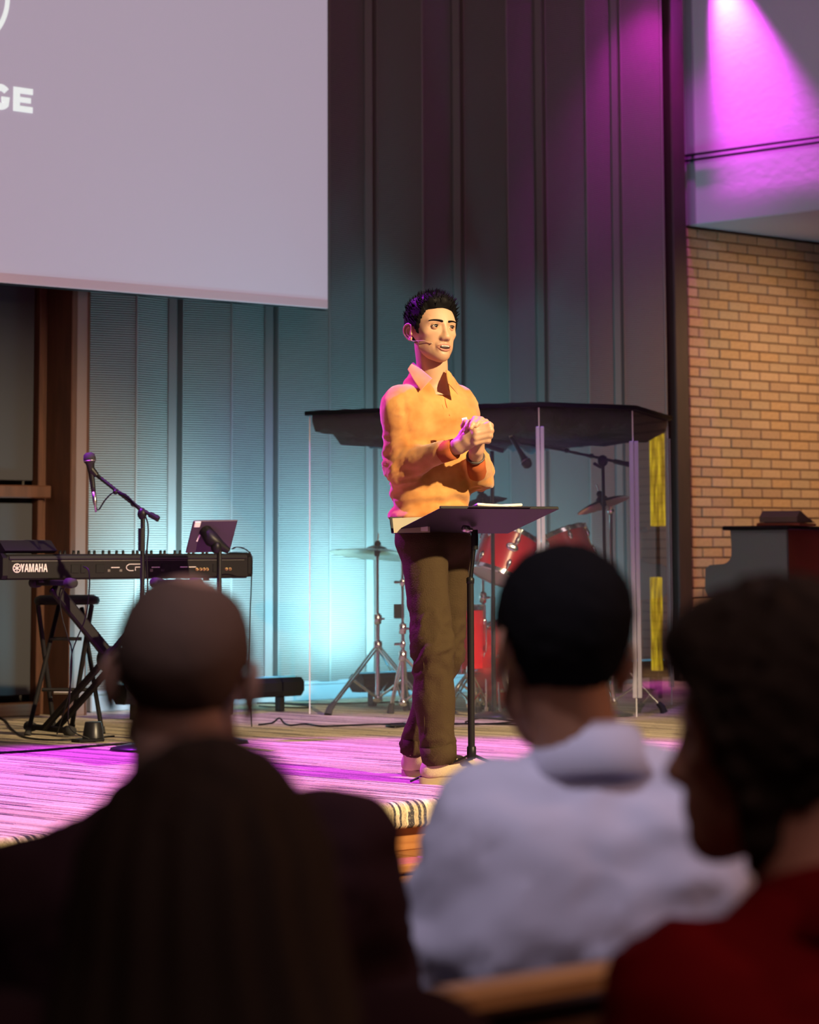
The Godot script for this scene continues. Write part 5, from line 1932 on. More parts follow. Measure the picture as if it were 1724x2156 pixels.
# ---------------------------------------------------------------- the speaker
func make_speaker() -> void:
	var skin := Color(0.58, 0.345, 0.205)
	var where := on_floor(895, 1642)
	var o := thing("person", where, "young man standing on the stage in an orange pullover and brown trousers, hands clasped", "person")
	var body := Sh.new()
	# --- joints
	var hip_n := at(893, 1150, 9.99)
	var knee_n := at(911, 1365, 9.93)
	var ank_n := at(923, 1590, 9.95)
	var hip_f := at(948, 1150, 10.12)
	var knee_f := at(937, 1378, 10.16)
	var ank_f := at(868, 1572, 10.20)
	var sh_r := at(836, 856, 9.86)
	var el_r := at(846, 980, 9.91)
	var wr_r := at(952, 945, 9.735)
	var sh_l := at(972, 856, 10.11)
	var el_l := at(1006, 1000, 10.02)
	var wr_l := at(1001, 962, 9.84)
	var nb := at(910, 806, 9.99)
	# --- inner body
	var core := Field.new(at(790, 1610, 9.6) - Vector3(0.02, 0, 0.75), at(1060, 770, 9.6) + Vector3(0.02, 0.02, 0.15), 0.02, 0.012)
	core.cap(sh_r, sh_l, 0.045).cap(at(868, 890, 9.94), at(950, 890, 10.03), 0.075).cap(at(880, 1010, 9.98), at(935, 1010, 10.03), 0.07).cap(at(885, 1110, 10.0), at(940, 1110, 10.06), 0.07)
	core.cap(hip_n, knee_n, 0.055, 0.045).cap(knee_n, ank_n, 0.04, 0.035).cap(hip_f, knee_f, 0.055, 0.04).cap(knee_f, ank_f, 0.035, 0.03)
	core.cap(sh_r, el_r, 0.04, 0.034).cap(el_r, wr_r, 0.034, 0.026).cap(sh_l, el_l, 0.04, 0.034).cap(el_l, wr_l, 0.034, 0.026)
	core.cap(nb, nb + Vector3.UP * 0.05, 0.045)
	var r := core.nets()
	add_net(body, r[0], r[1], skin)
	# --- head and neck
	var yaw := deg_to_rad(31.0)
	var hb := Basis(Vector3.UP, yaw) * Basis(Vector3.RIGHT, deg_to_rad(-3.0)) * Basis(Vector3.BACK, deg_to_rad(-2.0))
	var hx := Transform3D(hb.scaled_local(Vector3(1.11, 1.05, 1.06)), at(909, 694, 9.95))
	var hd := Head.new()
	head_skin(body, hd, hx, 120, 100, skin, 0.45)
	ear(body, hx, -1.0, skin)
	ear(body, hx, 1.0, skin)
	body.color(skin)
	var nt := hx * Vector3(0, -0.035, -0.018)
	body.tube(curve([nt, nt.lerp(nb, 0.5) + Vector3(0.004, 0, 0.004), nb, nb - Vector3.UP * 0.05], 5), [0.056, 0.057, 0.058, 0.058, 0.058, 0.058, 0.058, 0.058, 0.058, 0.058, 0.059, 0.060, 0.062, 0.066, 0.07, 0.072], 26)
	# eyelids
	for s in [-1.0, 1.0]:
		var ec := Vector3(s * 0.031, 0.0, 0.0700)
		for lid in [1.0, -1.0]:
			var rings := []
			for i in 7:
				var ring := PackedVector3Array()
				for j in 17:
					var az := deg_to_rad(-78.0 + 156.0 * j / 16.0)
					var open := (24.0 if lid > 0 else 14.0) * maxf(0.0, cos(az * 90.0 / 66.0)) + (2.0 if lid > 0 else -2.0)
					var e := deg_to_rad(lerpf(open * lid, 80.0 * lid, i / 6.0))
					var rr := 0.0133 + 0.0004 * sin(i / 6.0 * PI)
					ring.append(hx * (ec + Vector3(sin(az) * cos(e), sin(e), cos(az) * cos(e)) * rr))
				rings.append(ring)
			body.color(skin * Color(0.92, 0.88, 0.86))
			body.loft(rings, false, false)
	# --- hands, clasped before the chest
	var D := 9.665
	var Hr := func(x: float, y: float, d: float, rad: float) -> Array: return [at(x, y, d), rad]
	var palm_r := [Hr.call(948, 946, 9.74, 0.026), Hr.call(966, 938, 9.715, 0.027), Hr.call(984, 927, 9.695, 0.024), Hr.call(994, 918, 9.690, 0.018)]
	var palm_r2 := [Hr.call(968, 942, 9.72, 0.024), Hr.call(990, 934, 9.70, 0.017)]
	hand_net(body, palm_r, [palm_r2,
		[Hr.call(980, 918, 9.69, 0.016), Hr.call(1000, 903, 9.668, 0.0115), Hr.call(1029, 894, 9.672, 0.0105), Hr.call(1033, 896, 9.712, 0.0092), Hr.call(1014, 902, 9.742, 0.008)],
		[Hr.call(982, 924, 9.69, 0.016), Hr.call(1002, 912, 9.662, 0.0115), Hr.call(1032, 905, 9.668, 0.0105), Hr.call(1034, 907, 9.712, 0.0092), Hr.call(1014, 912, 9.745, 0.008)],
		[Hr.call(982, 930, 9.695, 0.015), Hr.call(1001, 922, 9.664, 0.0110), Hr.call(1030, 916, 9.672, 0.0100), Hr.call(1032, 918, 9.714, 0.009), Hr.call(1012, 922, 9.747, 0.008)],
		[Hr.call(980, 937, 9.70, 0.014), Hr.call(1000, 932, 9.672, 0.0100), Hr.call(1026, 927, 9.680, 0.0090), Hr.call(1028, 929, 9.716, 0.0082), Hr.call(1010, 931, 9.745, 0.0072)],
		[Hr.call(964, 930, 9.715, 0.015), Hr.call(974, 912, 9.735, 0.0115), Hr.call(984, 898, 9.735, 0.0105), Hr.call(992, 891, 9.730, 0.009)]], skin)
	var palm_l := [Hr.call(1001, 964, 9.84, 0.026), Hr.call(1003, 945, 9.795, 0.027), Hr.call(1007, 922, 9.765, 0.025), Hr.call(1006, 906, 9.755, 0.020)]
	hand_net(body, palm_l, [
		[Hr.call(1000, 915, 9.77, 0.016), Hr.call(994, 889, 9.755, 0.0110), Hr.call(986, 890, 9.705, 0.0100), Hr.call(981, 902, 9.680, 0.0090), Hr.call(980, 909, 9.672, 0.0080)],
		[Hr.call(1004, 915, 9.77, 0.016), Hr.call(1003, 883, 9.750, 0.0112), Hr.call(1000, 882, 9.695, 0.0102), Hr.call(994, 893, 9.660, 0.0092), Hr.call(991, 901, 9.652, 0.0082)],
		[Hr.call(1010, 915, 9.77, 0.016), Hr.call(1013, 884, 9.745, 0.0108), Hr.call(1012, 884, 9.695, 0.0098), Hr.call(1006, 891, 9.665, 0.0088), Hr.call(1002, 897, 9.658, 0.008)],
		[Hr.call(1016, 917, 9.77, 0.014), Hr.call(1023, 890, 9.745, 0.0098), Hr.call(1023, 888, 9.705, 0.0090), Hr.call(1017, 891, 9.680, 0.0082), Hr.call(1013, 893, 9.672, 0.0075)],
		[Hr.call(1000, 935, 9.78, 0.016), Hr.call(984, 915, 9.765, 0.0115), Hr.call(976, 897, 9.745, 0.0105), Hr.call(979, 887, 9.735, 0.009)]], skin * Color(1.02, 0.96, 0.97))
	wobj("body", body.mesh(), M.skin_warm, o)

	# --- face details
	for s in [-1.0, 1.0]:
		var ec := Vector3(s * 0.031, 0.0, 0.0700)
		var gz := Vector3(0.02, 0.0, 1.0).normalized()
		wobj("eye", Sh.new().ellipsoid(hx * ec, Vector3(0.0128, 0.0132, 0.0128), hb, 20).mesh(), M.eye_white, o)
		wobj("iris", Sh.new().ellipsoid(hx * (ec + gz * 0.0108), Vector3(0.0068, 0.0070, 0.0028), hb, 18).mesh(), M.iris, o)
		wobj("pupil", Sh.new().ellipsoid(hx * (ec + gz * 0.0128), Vector3(0.0028, 0.0029, 0.0012), hb, 14).mesh(), M.pupil, o)
		var lash := []
		for j in 11:
			var az := deg_to_rad(-64.0 + 128.0 * j / 10.0)
			var e := deg_to_rad(24.0 * maxf(0.0, cos(az * 90.0 / 66.0)) + 3.0)
			lash.append(hx * (ec + Vector3(sin(az) * cos(e), sin(e), cos(az) * cos(e)) * 0.0138))
		wobj("eyelash", Sh.new().tube(lash, 0.0011, 5).mesh(), M.hair_black, o)
		var brow := []
		var rad := []
		for j in 11:
			var t := j / 10.0
			var p := hd.front(s * lerpf(0.010, 0.052, t), 0.0165 + 0.0065 * sin(t * 2.2) - 0.003 * t)
			brow.append(hx * (p + Vector3(0, 0, 0.0002)))
			rad.append(lerpf(0.0046, 0.0022, t) if j > 0 else 0.0030)
		wobj("eyebrow", Sh.new().tube(brow, rad, 7).mesh(), M.hair_black, o)
		wobj("nostril", Sh.new().ellipsoid(hx * (hd.front(s * 0.0068, -0.0485) + Vector3(0, 0.0015, -0.0025)), Vector3(0.0036, 0.0022, 0.0042), hb, 10).mesh(), M.mouth_dark, o)
	var up := []
	var up_r := []
	var low := []
	var low_r := []
	for j in 17:
		var t := j / 16.0 * 2.0 - 1.0
		var x := t * 0.0270
		var bow := -0.0012 * exp(-t * t / 0.02)
		up.append(hx * (hd.front(x, -0.0715 + 0.0082 * (1.0 - t * t) + bow) + Vector3(0, 0, -0.0008)))
		up_r.append(0.0013 + 0.0030 * (1.0 - t * t))
		low.append(hx * (hd.front(x * 0.96, -0.0730 - 0.0100 * (1.0 - t * t)) + Vector3(0, 0, -0.0008)))
		low_r.append(0.0013 + 0.0042 * (1.0 - t * t))
	wobj("lips", Sh.new().tube(up, up_r, 9).tube(low, low_r, 9).mesh(), M.lip, o)
	var inside := hd.front(0, -0.0735)
	wobj("mouth", Sh.new().ellipsoid(hx * (inside + Vector3(0, 0, -0.0042)), Vector3(0.0225, 0.0080, 0.0075), hb, 18).mesh(), M.mouth_dark, o)
	var tooth := Sh.new()
	for j in 6:
		var x := (j - 2.5) * 0.0048
		tooth.ellipsoid(hx * Vector3(x, -0.0700, hd.front(x, -0.0700).z + 0.0002), Vector3(0.0029, 0.0042, 0.0024), hb, 8)
	wobj("teeth", tooth.mesh(), M.teeth, o)
	# --- hair: short at the sides, a brushed-up top
	var hn := FastNoiseLite.new()
	hn.seed = 5
	hn.frequency = 60.0
	var hair := Sh.new()
	var thick := func(p: Vector3) -> float:
		var line := 0.060
		if p.z > 0.052:
			line = 0.0665 - 0.004 * absf(p.x) / 0.03
		elif p.z > 0.038:
			line = lerpf(0.014, 0.062, (p.z - 0.038) / 0.014)
		elif p.z > 0.022:
			line = lerpf(-0.030, 0.014, (p.z - 0.022) / 0.016)
		elif p.z > -0.030:
			line = 0.004 if p.z < 0.008 else lerpf(0.004, -0.030, (p.z - 0.008) / 0.014)
		else:
			line = -0.082
		var above := p.y - line
		var edge := smoothstep(-0.002, 0.007, above)
		var top := smoothstep(0.040, 0.085, p.y)
		var quiff := exp(-pow(p.z - 0.050, 2.0) / 0.0012 - pow(p.y - 0.088, 2.0) / 0.0008)
		var t := 0.0055 + 0.0145 * top + 0.011 * quiff + 0.004 * smoothstep(-0.06, 0.03, p.y)
		t *= 1.0 + 0.22 * hn.get_noise_3d(p.x, p.y, p.z * 0.4)
		return t * edge - 0.006 * (1.0 - edge)
	hair_shell(hair, hd, hx, 84, 60, thick)
	var hr := RandomNumberGenerator.new()
	hr.seed = 12
	for j in 700:
		var a := hr.randf_range(-PI, PI)
		var e := hr.randf_range(0.05, 1.15)
		var d := Vector3(sin(e) * sin(a), cos(e), sin(e) * cos(a))
		var p := hd.surf(d)
		var t: float = thick.call(p)
		if t < 0.008:
			continue
		var root := p + d * t * 0.55
		var lean := (d * 0.55 + Vector3(hr.randf_range(-0.25, 0.25), 0.35, 0.55)).normalized()
		var tip := p + d * (t + 0.002) + lean * hr.randf_range(0.006, 0.018)
		hair.tube([hx * root, hx * root.lerp(tip, 0.5), hx * tip], [0.0024, 0.0018, 0.0003], 4, false)
	wobj("hair", hair.mesh(), M.hair_black, o)
	# --- headset microphone
	var mic := []
	for q in [[-0.083, -0.030, -0.010], [-0.080, -0.046, 0.004], [-0.072, -0.049, 0.024], [-0.060, -0.050, 0.047], [-0.042, -0.060, 0.070]]:
		mic.append(hx * Vector3(q[0], q[1], q[2]))
	wobj("headset_microphone", Sh.new().tube(curve(mic, 6), 0.0013, 6).ellipsoid(mic[-1], Vector3(0.003, 0.0025, 0.003), hb, 8).mesh(), M.headset, o)

	# --- pullover
	var top := Field.new(at(775, 1108, 9.6) - Vector3(0.02, 0.0, 0.72), at(1055, 772, 9.6) + Vector3(0.02, 0.02, 0.08), 0.0095, 0.014)
	top.cap(at(846, 842, 9.87), at(966, 842, 10.09), 0.050)
	top.cap(at(874, 812, 9.95), at(938, 812, 10.03), 0.042, 0.042)
	top.cap(at(862, 885, 9.92), at(954, 885, 10.04), 0.092)
	top.cap(at(868, 950, 9.95), at(946, 950, 10.03), 0.090)
	top.cap(at(873, 1020, 9.97), at(938, 1020, 10.03), 0.090)
	top.cap(at(876, 1095, 9.98), at(940, 1095, 10.05), 0.096)
	top.cap(sh_r, el_r, 0.060, 0.054).cap(el_r, at(934, 951, 9.76), 0.053, 0.038)
	top.cap(sh_l, el_l, 0.056, 0.050).cap(el_l, at(1003, 972, 9.88), 0.049, 0.038)
	top.finish()
	top.cut(at(900, 1097, 9.98), Vector3(-0.05, -1, 0).normalized())
	# the open neck
	for z in top.nz:
		for y in top.ny:
			for x in top.nx:
				var p := top.o + Vector3(x, y, z) * top.c
				var a := at(919, 775, 9.93)
				if p.distance_squared_to(a) > 0.03:
					continue
				var b := at(931, 818, 9.865)
				var ab := b - a
				var t := clampf((p - a).dot(ab) / ab.length_squared(), 0.0, 1.0)
				var dist := (p - a - ab * t).length() - lerpf(0.052, 0.010, t)
				var i := (z * top.ny + y) * top.nx + x
				top.a[i] = maxf(top.a[i], -dist)
	var fn := FastNoiseLite.new()
	fn.seed = 21
	fn.frequency = 1.0
	fn.fractal_octaves = 3
	var hem_y := at(900, 1060, 9.98).y
	var seam_a := at(846, 806, 9.80)
	var seam_b := at(863, 940, 9.80)
	var folds := func(p: Vector3, n: Vector3) -> float:
		# diagonal creases in the forearms and elbow, sag over the hem, soft drape elsewhere
		var w := smoothstep(hem_y + 0.12, hem_y, p.y) * 0.010
		var arm := smoothstep(0.16, 0.06, p.distance_to(el_r)) + smoothstep(0.14, 0.05, p.distance_to(el_l))
		var a := 1.0 - absf(fn.get_noise_3d(p.x * 5.0 + p.y * 5.0, p.y * 12.0 - p.x * 6.0, p.z * 5.0)) * 2.6
		var b := fn.get_noise_3d(p.x * 6.0, p.y * 2.2 + 4.0, p.z * 6.0)
		var hemf := sin(p.y * 95.0 + fn.get_noise_3d(p.x * 4.0, p.y * 3.0, p.z * 4.0) * 5.0)
		var sd := seam_b - seam_a
		var st := clampf((p - seam_a).dot(sd) / sd.length_squared(), 0.0, 1.0)
		var away := (p - seam_a - sd * st) * Vector3(1, 1, 0.35)
		var groove := -0.006 * exp(-away.length_squared() / 0.00014)
		return groove + clampf(a, -0.6, 1.0) * 0.0075 * (0.35 + arm) + b * 0.007 + w * (0.4 + 0.5 * hemf)
	var pull := wobj("pullover", field_mesh(top, folds, 2), M.velour, o)
	# collar: a band round the neck and two leaves folded out over the pullover
	var col := Sh.new()
	var cz := (hb.z * Vector3(1, 0, 1)).normalized()
	var cxv := Vector3.UP.cross(cz)
	var cc := at(909, 790, 9.985)
	var rings := []
	for i in 21:
		var a := deg_to_rad(lerpf(60.0, 300.0, i / 20.0))
		var dirv := cz * cos(a) + cxv * sin(a)
		var rise := 0.020 - 0.022 * cos(a)
		rings.append(PackedVector3Array([cc + dirv * 0.060 + Vector3.UP * (rise - 0.035), cc + dirv * 0.062 + Vector3.UP * rise, cc + dirv * 0.068 + Vector3.UP * (rise + 0.001), cc + dirv * 0.085 + Vector3.UP * (rise - 0.026), cc + dirv * 0.094 + Vector3.UP * (rise - 0.044), cc + dirv * 0.088 + Vector3.UP * (rise - 0.044), cc + dirv * 0.070 + Vector3.UP * (rise - 0.02)]))
	col.loft(rings)
	wobj("collar", col.mesh(), M.velour, pull)
	for leaf in [[[870, 763, 9.955], [888, 778, 9.925], [910, 797, 9.885], [858, 778, 9.905], [870, 800, 9.868], [885, 823, 9.845]], [[938, 780, 9.93], [940, 794, 9.905], [943, 808, 9.885], [950, 786, 9.955], [959, 806, 9.945], [965, 832, 9.925]]]:
		var inner := curve([at(leaf[0][0], leaf[0][1], leaf[0][2]), at(leaf[1][0], leaf[1][1], leaf[1][2]), at(leaf[2][0], leaf[2][1], leaf[2][2])], 5)
		var outer := curve([at(leaf[3][0], leaf[3][1], leaf[3][2]), at(leaf[4][0], leaf[4][1], leaf[4][2]), at(leaf[5][0], leaf[5][1], leaf[5][2])], 5)
		var strip := []
		for i in inner.size():
			var a: Vector3 = inner[i]
			var b: Vector3 = outer[i]
			var bulge := (EYE - a).normalized() * 0.006 + Vector3.UP * 0.003
			var back := (a - EYE).normalized() * 0.005
			strip.append(PackedVector3Array([a, a.lerp(b, 0.12) + bulge, a.lerp(b, 0.5) + bulge * 1.2, a.lerp(b, 0.9) + bulge * 0.5, b, b + back, a.lerp(b, 0.5) + back, a + back]))
		wobj("collar_leaf", Sh.new().loft(strip).mesh(), M.velour, pull)
	# placket, cuffs, pocket
	var line := []
	for q in [[933, 823], [935, 835], [938, 850], [942, 864], [946, 876]]:
		var d := ray(q[0], q[1])
		line.append(top.hit(EYE + d * 9.6, d, 0.6))
	wobj("placket", Sh.new().tube(curve(line, 4), 0.0028, 6).mesh(), M.rib_knit, pull)
	var edge_line := []
	for q in [[925, 828], [929, 845], [934, 862], [940, 880], [949, 881], [955, 880]]:
		var d := ray(q[0], q[1])
		edge_line.append(top.hit(EYE + d * 9.6, d, 0.6))
	wobj("placket_edge", Sh.new().tube(curve(edge_line, 4), 0.0018, 5).mesh(), M.velour, pull)
	for c in [[at(922, 957, 9.775), at(934, 952, 9.757), at(957, 945, 9.732), 0.037], [at(1004, 1001, 9.92), at(1004, 992, 9.905), at(1001, 968, 9.85), 0.034]]:
		wobj("cuff", Sh.new().tube([c[0], c[1], c[1].lerp(c[2], 0.5), c[2], c[1].lerp(c[2], 0.9)], [c[3] * 0.9, c[3] * 1.04, c[3] * 1.03, c[3], c[3] * 0.86], 28).mesh(), M.rib_knit, pull)
	var bl := []
	for k in 25:
		var g := TAU * k / 24.0
		var ax := (at(1003, 945, 9.795) - at(1001, 964, 9.84)).normalized()
		var bb := axis_basis(ax)
		bl.append(at(1001, 961, 9.835) + (bb.x * cos(g) + bb.z * sin(g)) * 0.0305)
	wobj("bracelet", Sh.new().tube(bl, 0.0045, 8, false).mesh(), M.bracelet, o)
	var note := thing("folded_note", at(979, 884, 9.80), "tiny white folded note between the speaker's clasped hands and his chest", "note")
	wobj("sheet", Sh.new().box(at(978, 884, 9.775), Vector3(0.022, 0.016, 0.004), Basis(Vector3.UP, 0.5) * Basis(Vector3.BACK, 0.2), 0.001).mesh(), M.paper, note)
	wobj("inner_fold", Sh.new().box(at(979, 886, 9.782), Vector3(0.020, 0.016, 0.002), Basis(Vector3.UP, 0.7) * Basis(Vector3.BACK, 0.1), 0.0005).mesh(), M.paper, note)

	# --- trousers
	var tr := Field.new(at(800, 1618, 9.6) - Vector3(0.02, 0.02, 0.80), at(1030, 1075, 9.6) + Vector3(0.02, 0.0, -0.10), 0.0095, 0.010)
	tr.cap(at(886, 1098, 10.0), at(938, 1098, 10.06), 0.086).cap(at(884, 1135, 10.0), at(938, 1135, 10.07), 0.090)
	var calf_n := at(913, 1475, 9.945)
	tr.cap(hip_n, knee_n, 0.084, 0.071).cap(knee_n, calf_n, 0.070, 0.071).cap(calf_n, ank_n, 0.071, 0.059)
	tr.cap(hip_f, knee_f, 0.078, 0.061).cap(knee_f, at(905, 1470, 10.18), 0.058, 0.056).cap(at(905, 1470, 10.18), ank_f, 0.054, 0.042)
	tr.finish()
	tr.cut(at(920, 1604, 9.95), Vector3(0.0, -1, 0))
	var tn := FastNoiseLite.new()
	tn.seed = 9
	tn.frequency = 1.0
	tn.fractal_octaves = 3
	var tfold := func(p: Vector3, n: Vector3) -> float:
		var a := 1.0 - absf(tn.get_noise_3d(p.x * 7.0 + p.y * 3.0, p.y * 9.0 - p.x * 5.0, p.z * 6.0)) * 2.4
		var knee := smoothstep(0.20, 0.05, absf(p.y - knee_n.y)) + smoothstep(0.16, 0.02, absf(p.y - ank_n.y))
		var b := tn.get_noise_3d(p.x * 8.0, p.y * 2.0, p.z * 8.0)
		return clampf(a, -0.5, 1.0) * 0.007 * (0.25 + knee) + b * 0.006
	var pants := wobj("trousers", field_mesh(tr, tfold, 2), M.trouser_cotton, o)
	var seam := []
	for q in [[868, 1190], [879, 1250], [886, 1310], [891, 1380], [893, 1450], [893, 1510], [894, 1555]]:
		var d := ray(q[0], q[1])
		seam.append(tr.hit(EYE + d * 9.7, d, 0.6))
	wobj("seam", Sh.new().tube(curve(seam, 5), 0.0018, 5).mesh(), M.trouser_cotton, pants)
	for c in [[at(919, 1566, 9.945), at(926, 1603, 9.955), 0.062], [at(869, 1556, 10.195), at(867, 1586, 10.20), 0.043]]:
		var a: Vector3 = c[0]
		var b: Vector3 = c[1]
		wobj("turn_up", Sh.new().tube([a.lerp(b, 0.04), a, a.lerp(b, 0.5), b, b.lerp(a, 0.1)], [c[2] * 0.92, c[2] * 1.03, c[2] * 1.05, c[2] * 1.02, c[2] * 0.9], 30).mesh(), M.trouser_cotton, pants)
	# --- boots
	for side in 2:
		var g0 := on_floor(906, 1650) if side == 0 else on_floor(866, 1634)
		var dirv := Vector3(0.955, 0, -0.30) if side == 0 else Vector3(0.80, 0, 0.60)
		var ank: Vector3 = ank_n if side == 0 else ank_f
		var f := Field.new(g0 - Vector3(0.11, 0.0, 0.2), g0 + Vector3(0.32, 0.17, 0.24), 0.007, 0.010)
		f.cap(ank - Vector3.UP * 0.005, g0 + Vector3.UP * 0.055 + dirv * 0.02, 0.040, 0.040)
		f.cap(g0 + Vector3.UP * 0.045, g0 + Vector3.UP * 0.05 + dirv * 0.10, 0.037, 0.038)
		f.cap(g0 + Vector3.UP * 0.075 + dirv * 0.03, g0 + Vector3.UP * 0.045 + dirv * 0.17, 0.034, 0.034)
		f.cap(g0 + Vector3.UP * 0.043 + dirv * 0.12, g0 + Vector3.UP * 0.040 + dirv * 0.215, 0.040, 0.030)
		f.finish()
		f.cut(g0 + Vector3.UP * 0.022, Vector3.DOWN)
		var boot := wobj("boot", field_mesh(f, null, 1), M.suede, o)
		var sole := []
		var across := dirv.cross(Vector3.UP)
		for lv in [0.0, 0.010, 0.024]:
			var ring := PackedVector3Array()
			for k in 32:
				var g := TAU * k / 32.0
				var lx := cos(g)
				var wdt := 0.041 + 0.006 * smoothstep(-0.2, 0.6, lx) - 0.010 * smoothstep(0.6, 1.0, lx)
				ring.append(g0 + dirv * (0.105 + 0.148 * lx) + across * sin(g) * wdt + Vector3.UP * lv)
			sole.append(ring)
		wobj("sole", Sh.new().loft(sole).mesh(), M.suede_sole, boot)
		var p2 := g0 + Vector3.UP * 0.10 + dirv * 0.03 + across * 0.0
		var facing := (EYE - p2) * Vector3(1, 0, 1)
		wobj("elastic_gusset", Sh.new().ellipsoid(p2 + facing.normalized() * 0.034 + Vector3.DOWN * 0.005, Vector3(0.017, 0.028, 0.009), frame_of(facing), 14).mesh(), M.elastic, boot)


# ---------------------------------------------------------------- pews
func make_pews() -> void:
	var labels := ["wooden pew with an orange-brown top rail behind the man in the pale shirt", "wooden pew under the nearest seated people, at the bottom edge"]
	for row in 2:
		var n := 9.50 + 0.90 * row
		var base := hp(0, 0, n)
		var o := thing("pew", base, labels[row], "pew", "rows of pews", hall)
		var mid_s: float = (at(600, 2000, 3.0) - WALL_ORIGIN).dot(along_wall)
		var long := 4.2
		var rail_y := on_wall(1085, 2056, 9.50).y
		obj("top_rail", Sh.new().box(Vector3(mid_s, rail_y - 0.018, 0.0), Vector3(long, 0.036, 0.055), Basis(), 0.01).mesh(), M.pew_wood, o)
		obj("back_board", Sh.new().box(Vector3(mid_s, (rail_y + 0.42) / 2.0 - 0.02, -0.012), Vector3(long, rail_y - 0.46, 0.022), Basis(Vector3.RIGHT, -0.05), 0.003).mesh(), M.dark_wood, o)
		obj("seat", Sh.new().box(Vector3(mid_s, 0.435, -0.25), Vector3(long, 0.035, 0.44), Basis(), 0.008).mesh(), M.pew_wood, o)
		obj("cushion", Sh.new().box(Vector3(mid_s, 0.465, -0.25), Vector3(long - 0.1, 0.03, 0.40), Basis(), 0.012).mesh(), M.wool_dark, o)
		for s in [-1.0, 1.0]:
			obj("end_panel", Sh.new().box(Vector3(mid_s + s * (long / 2 + 0.02), rail_y / 2.0, -0.2), Vector3(0.04, rail_y, 0.52), Basis(), 0.01).mesh(), M.pew_wood, o)


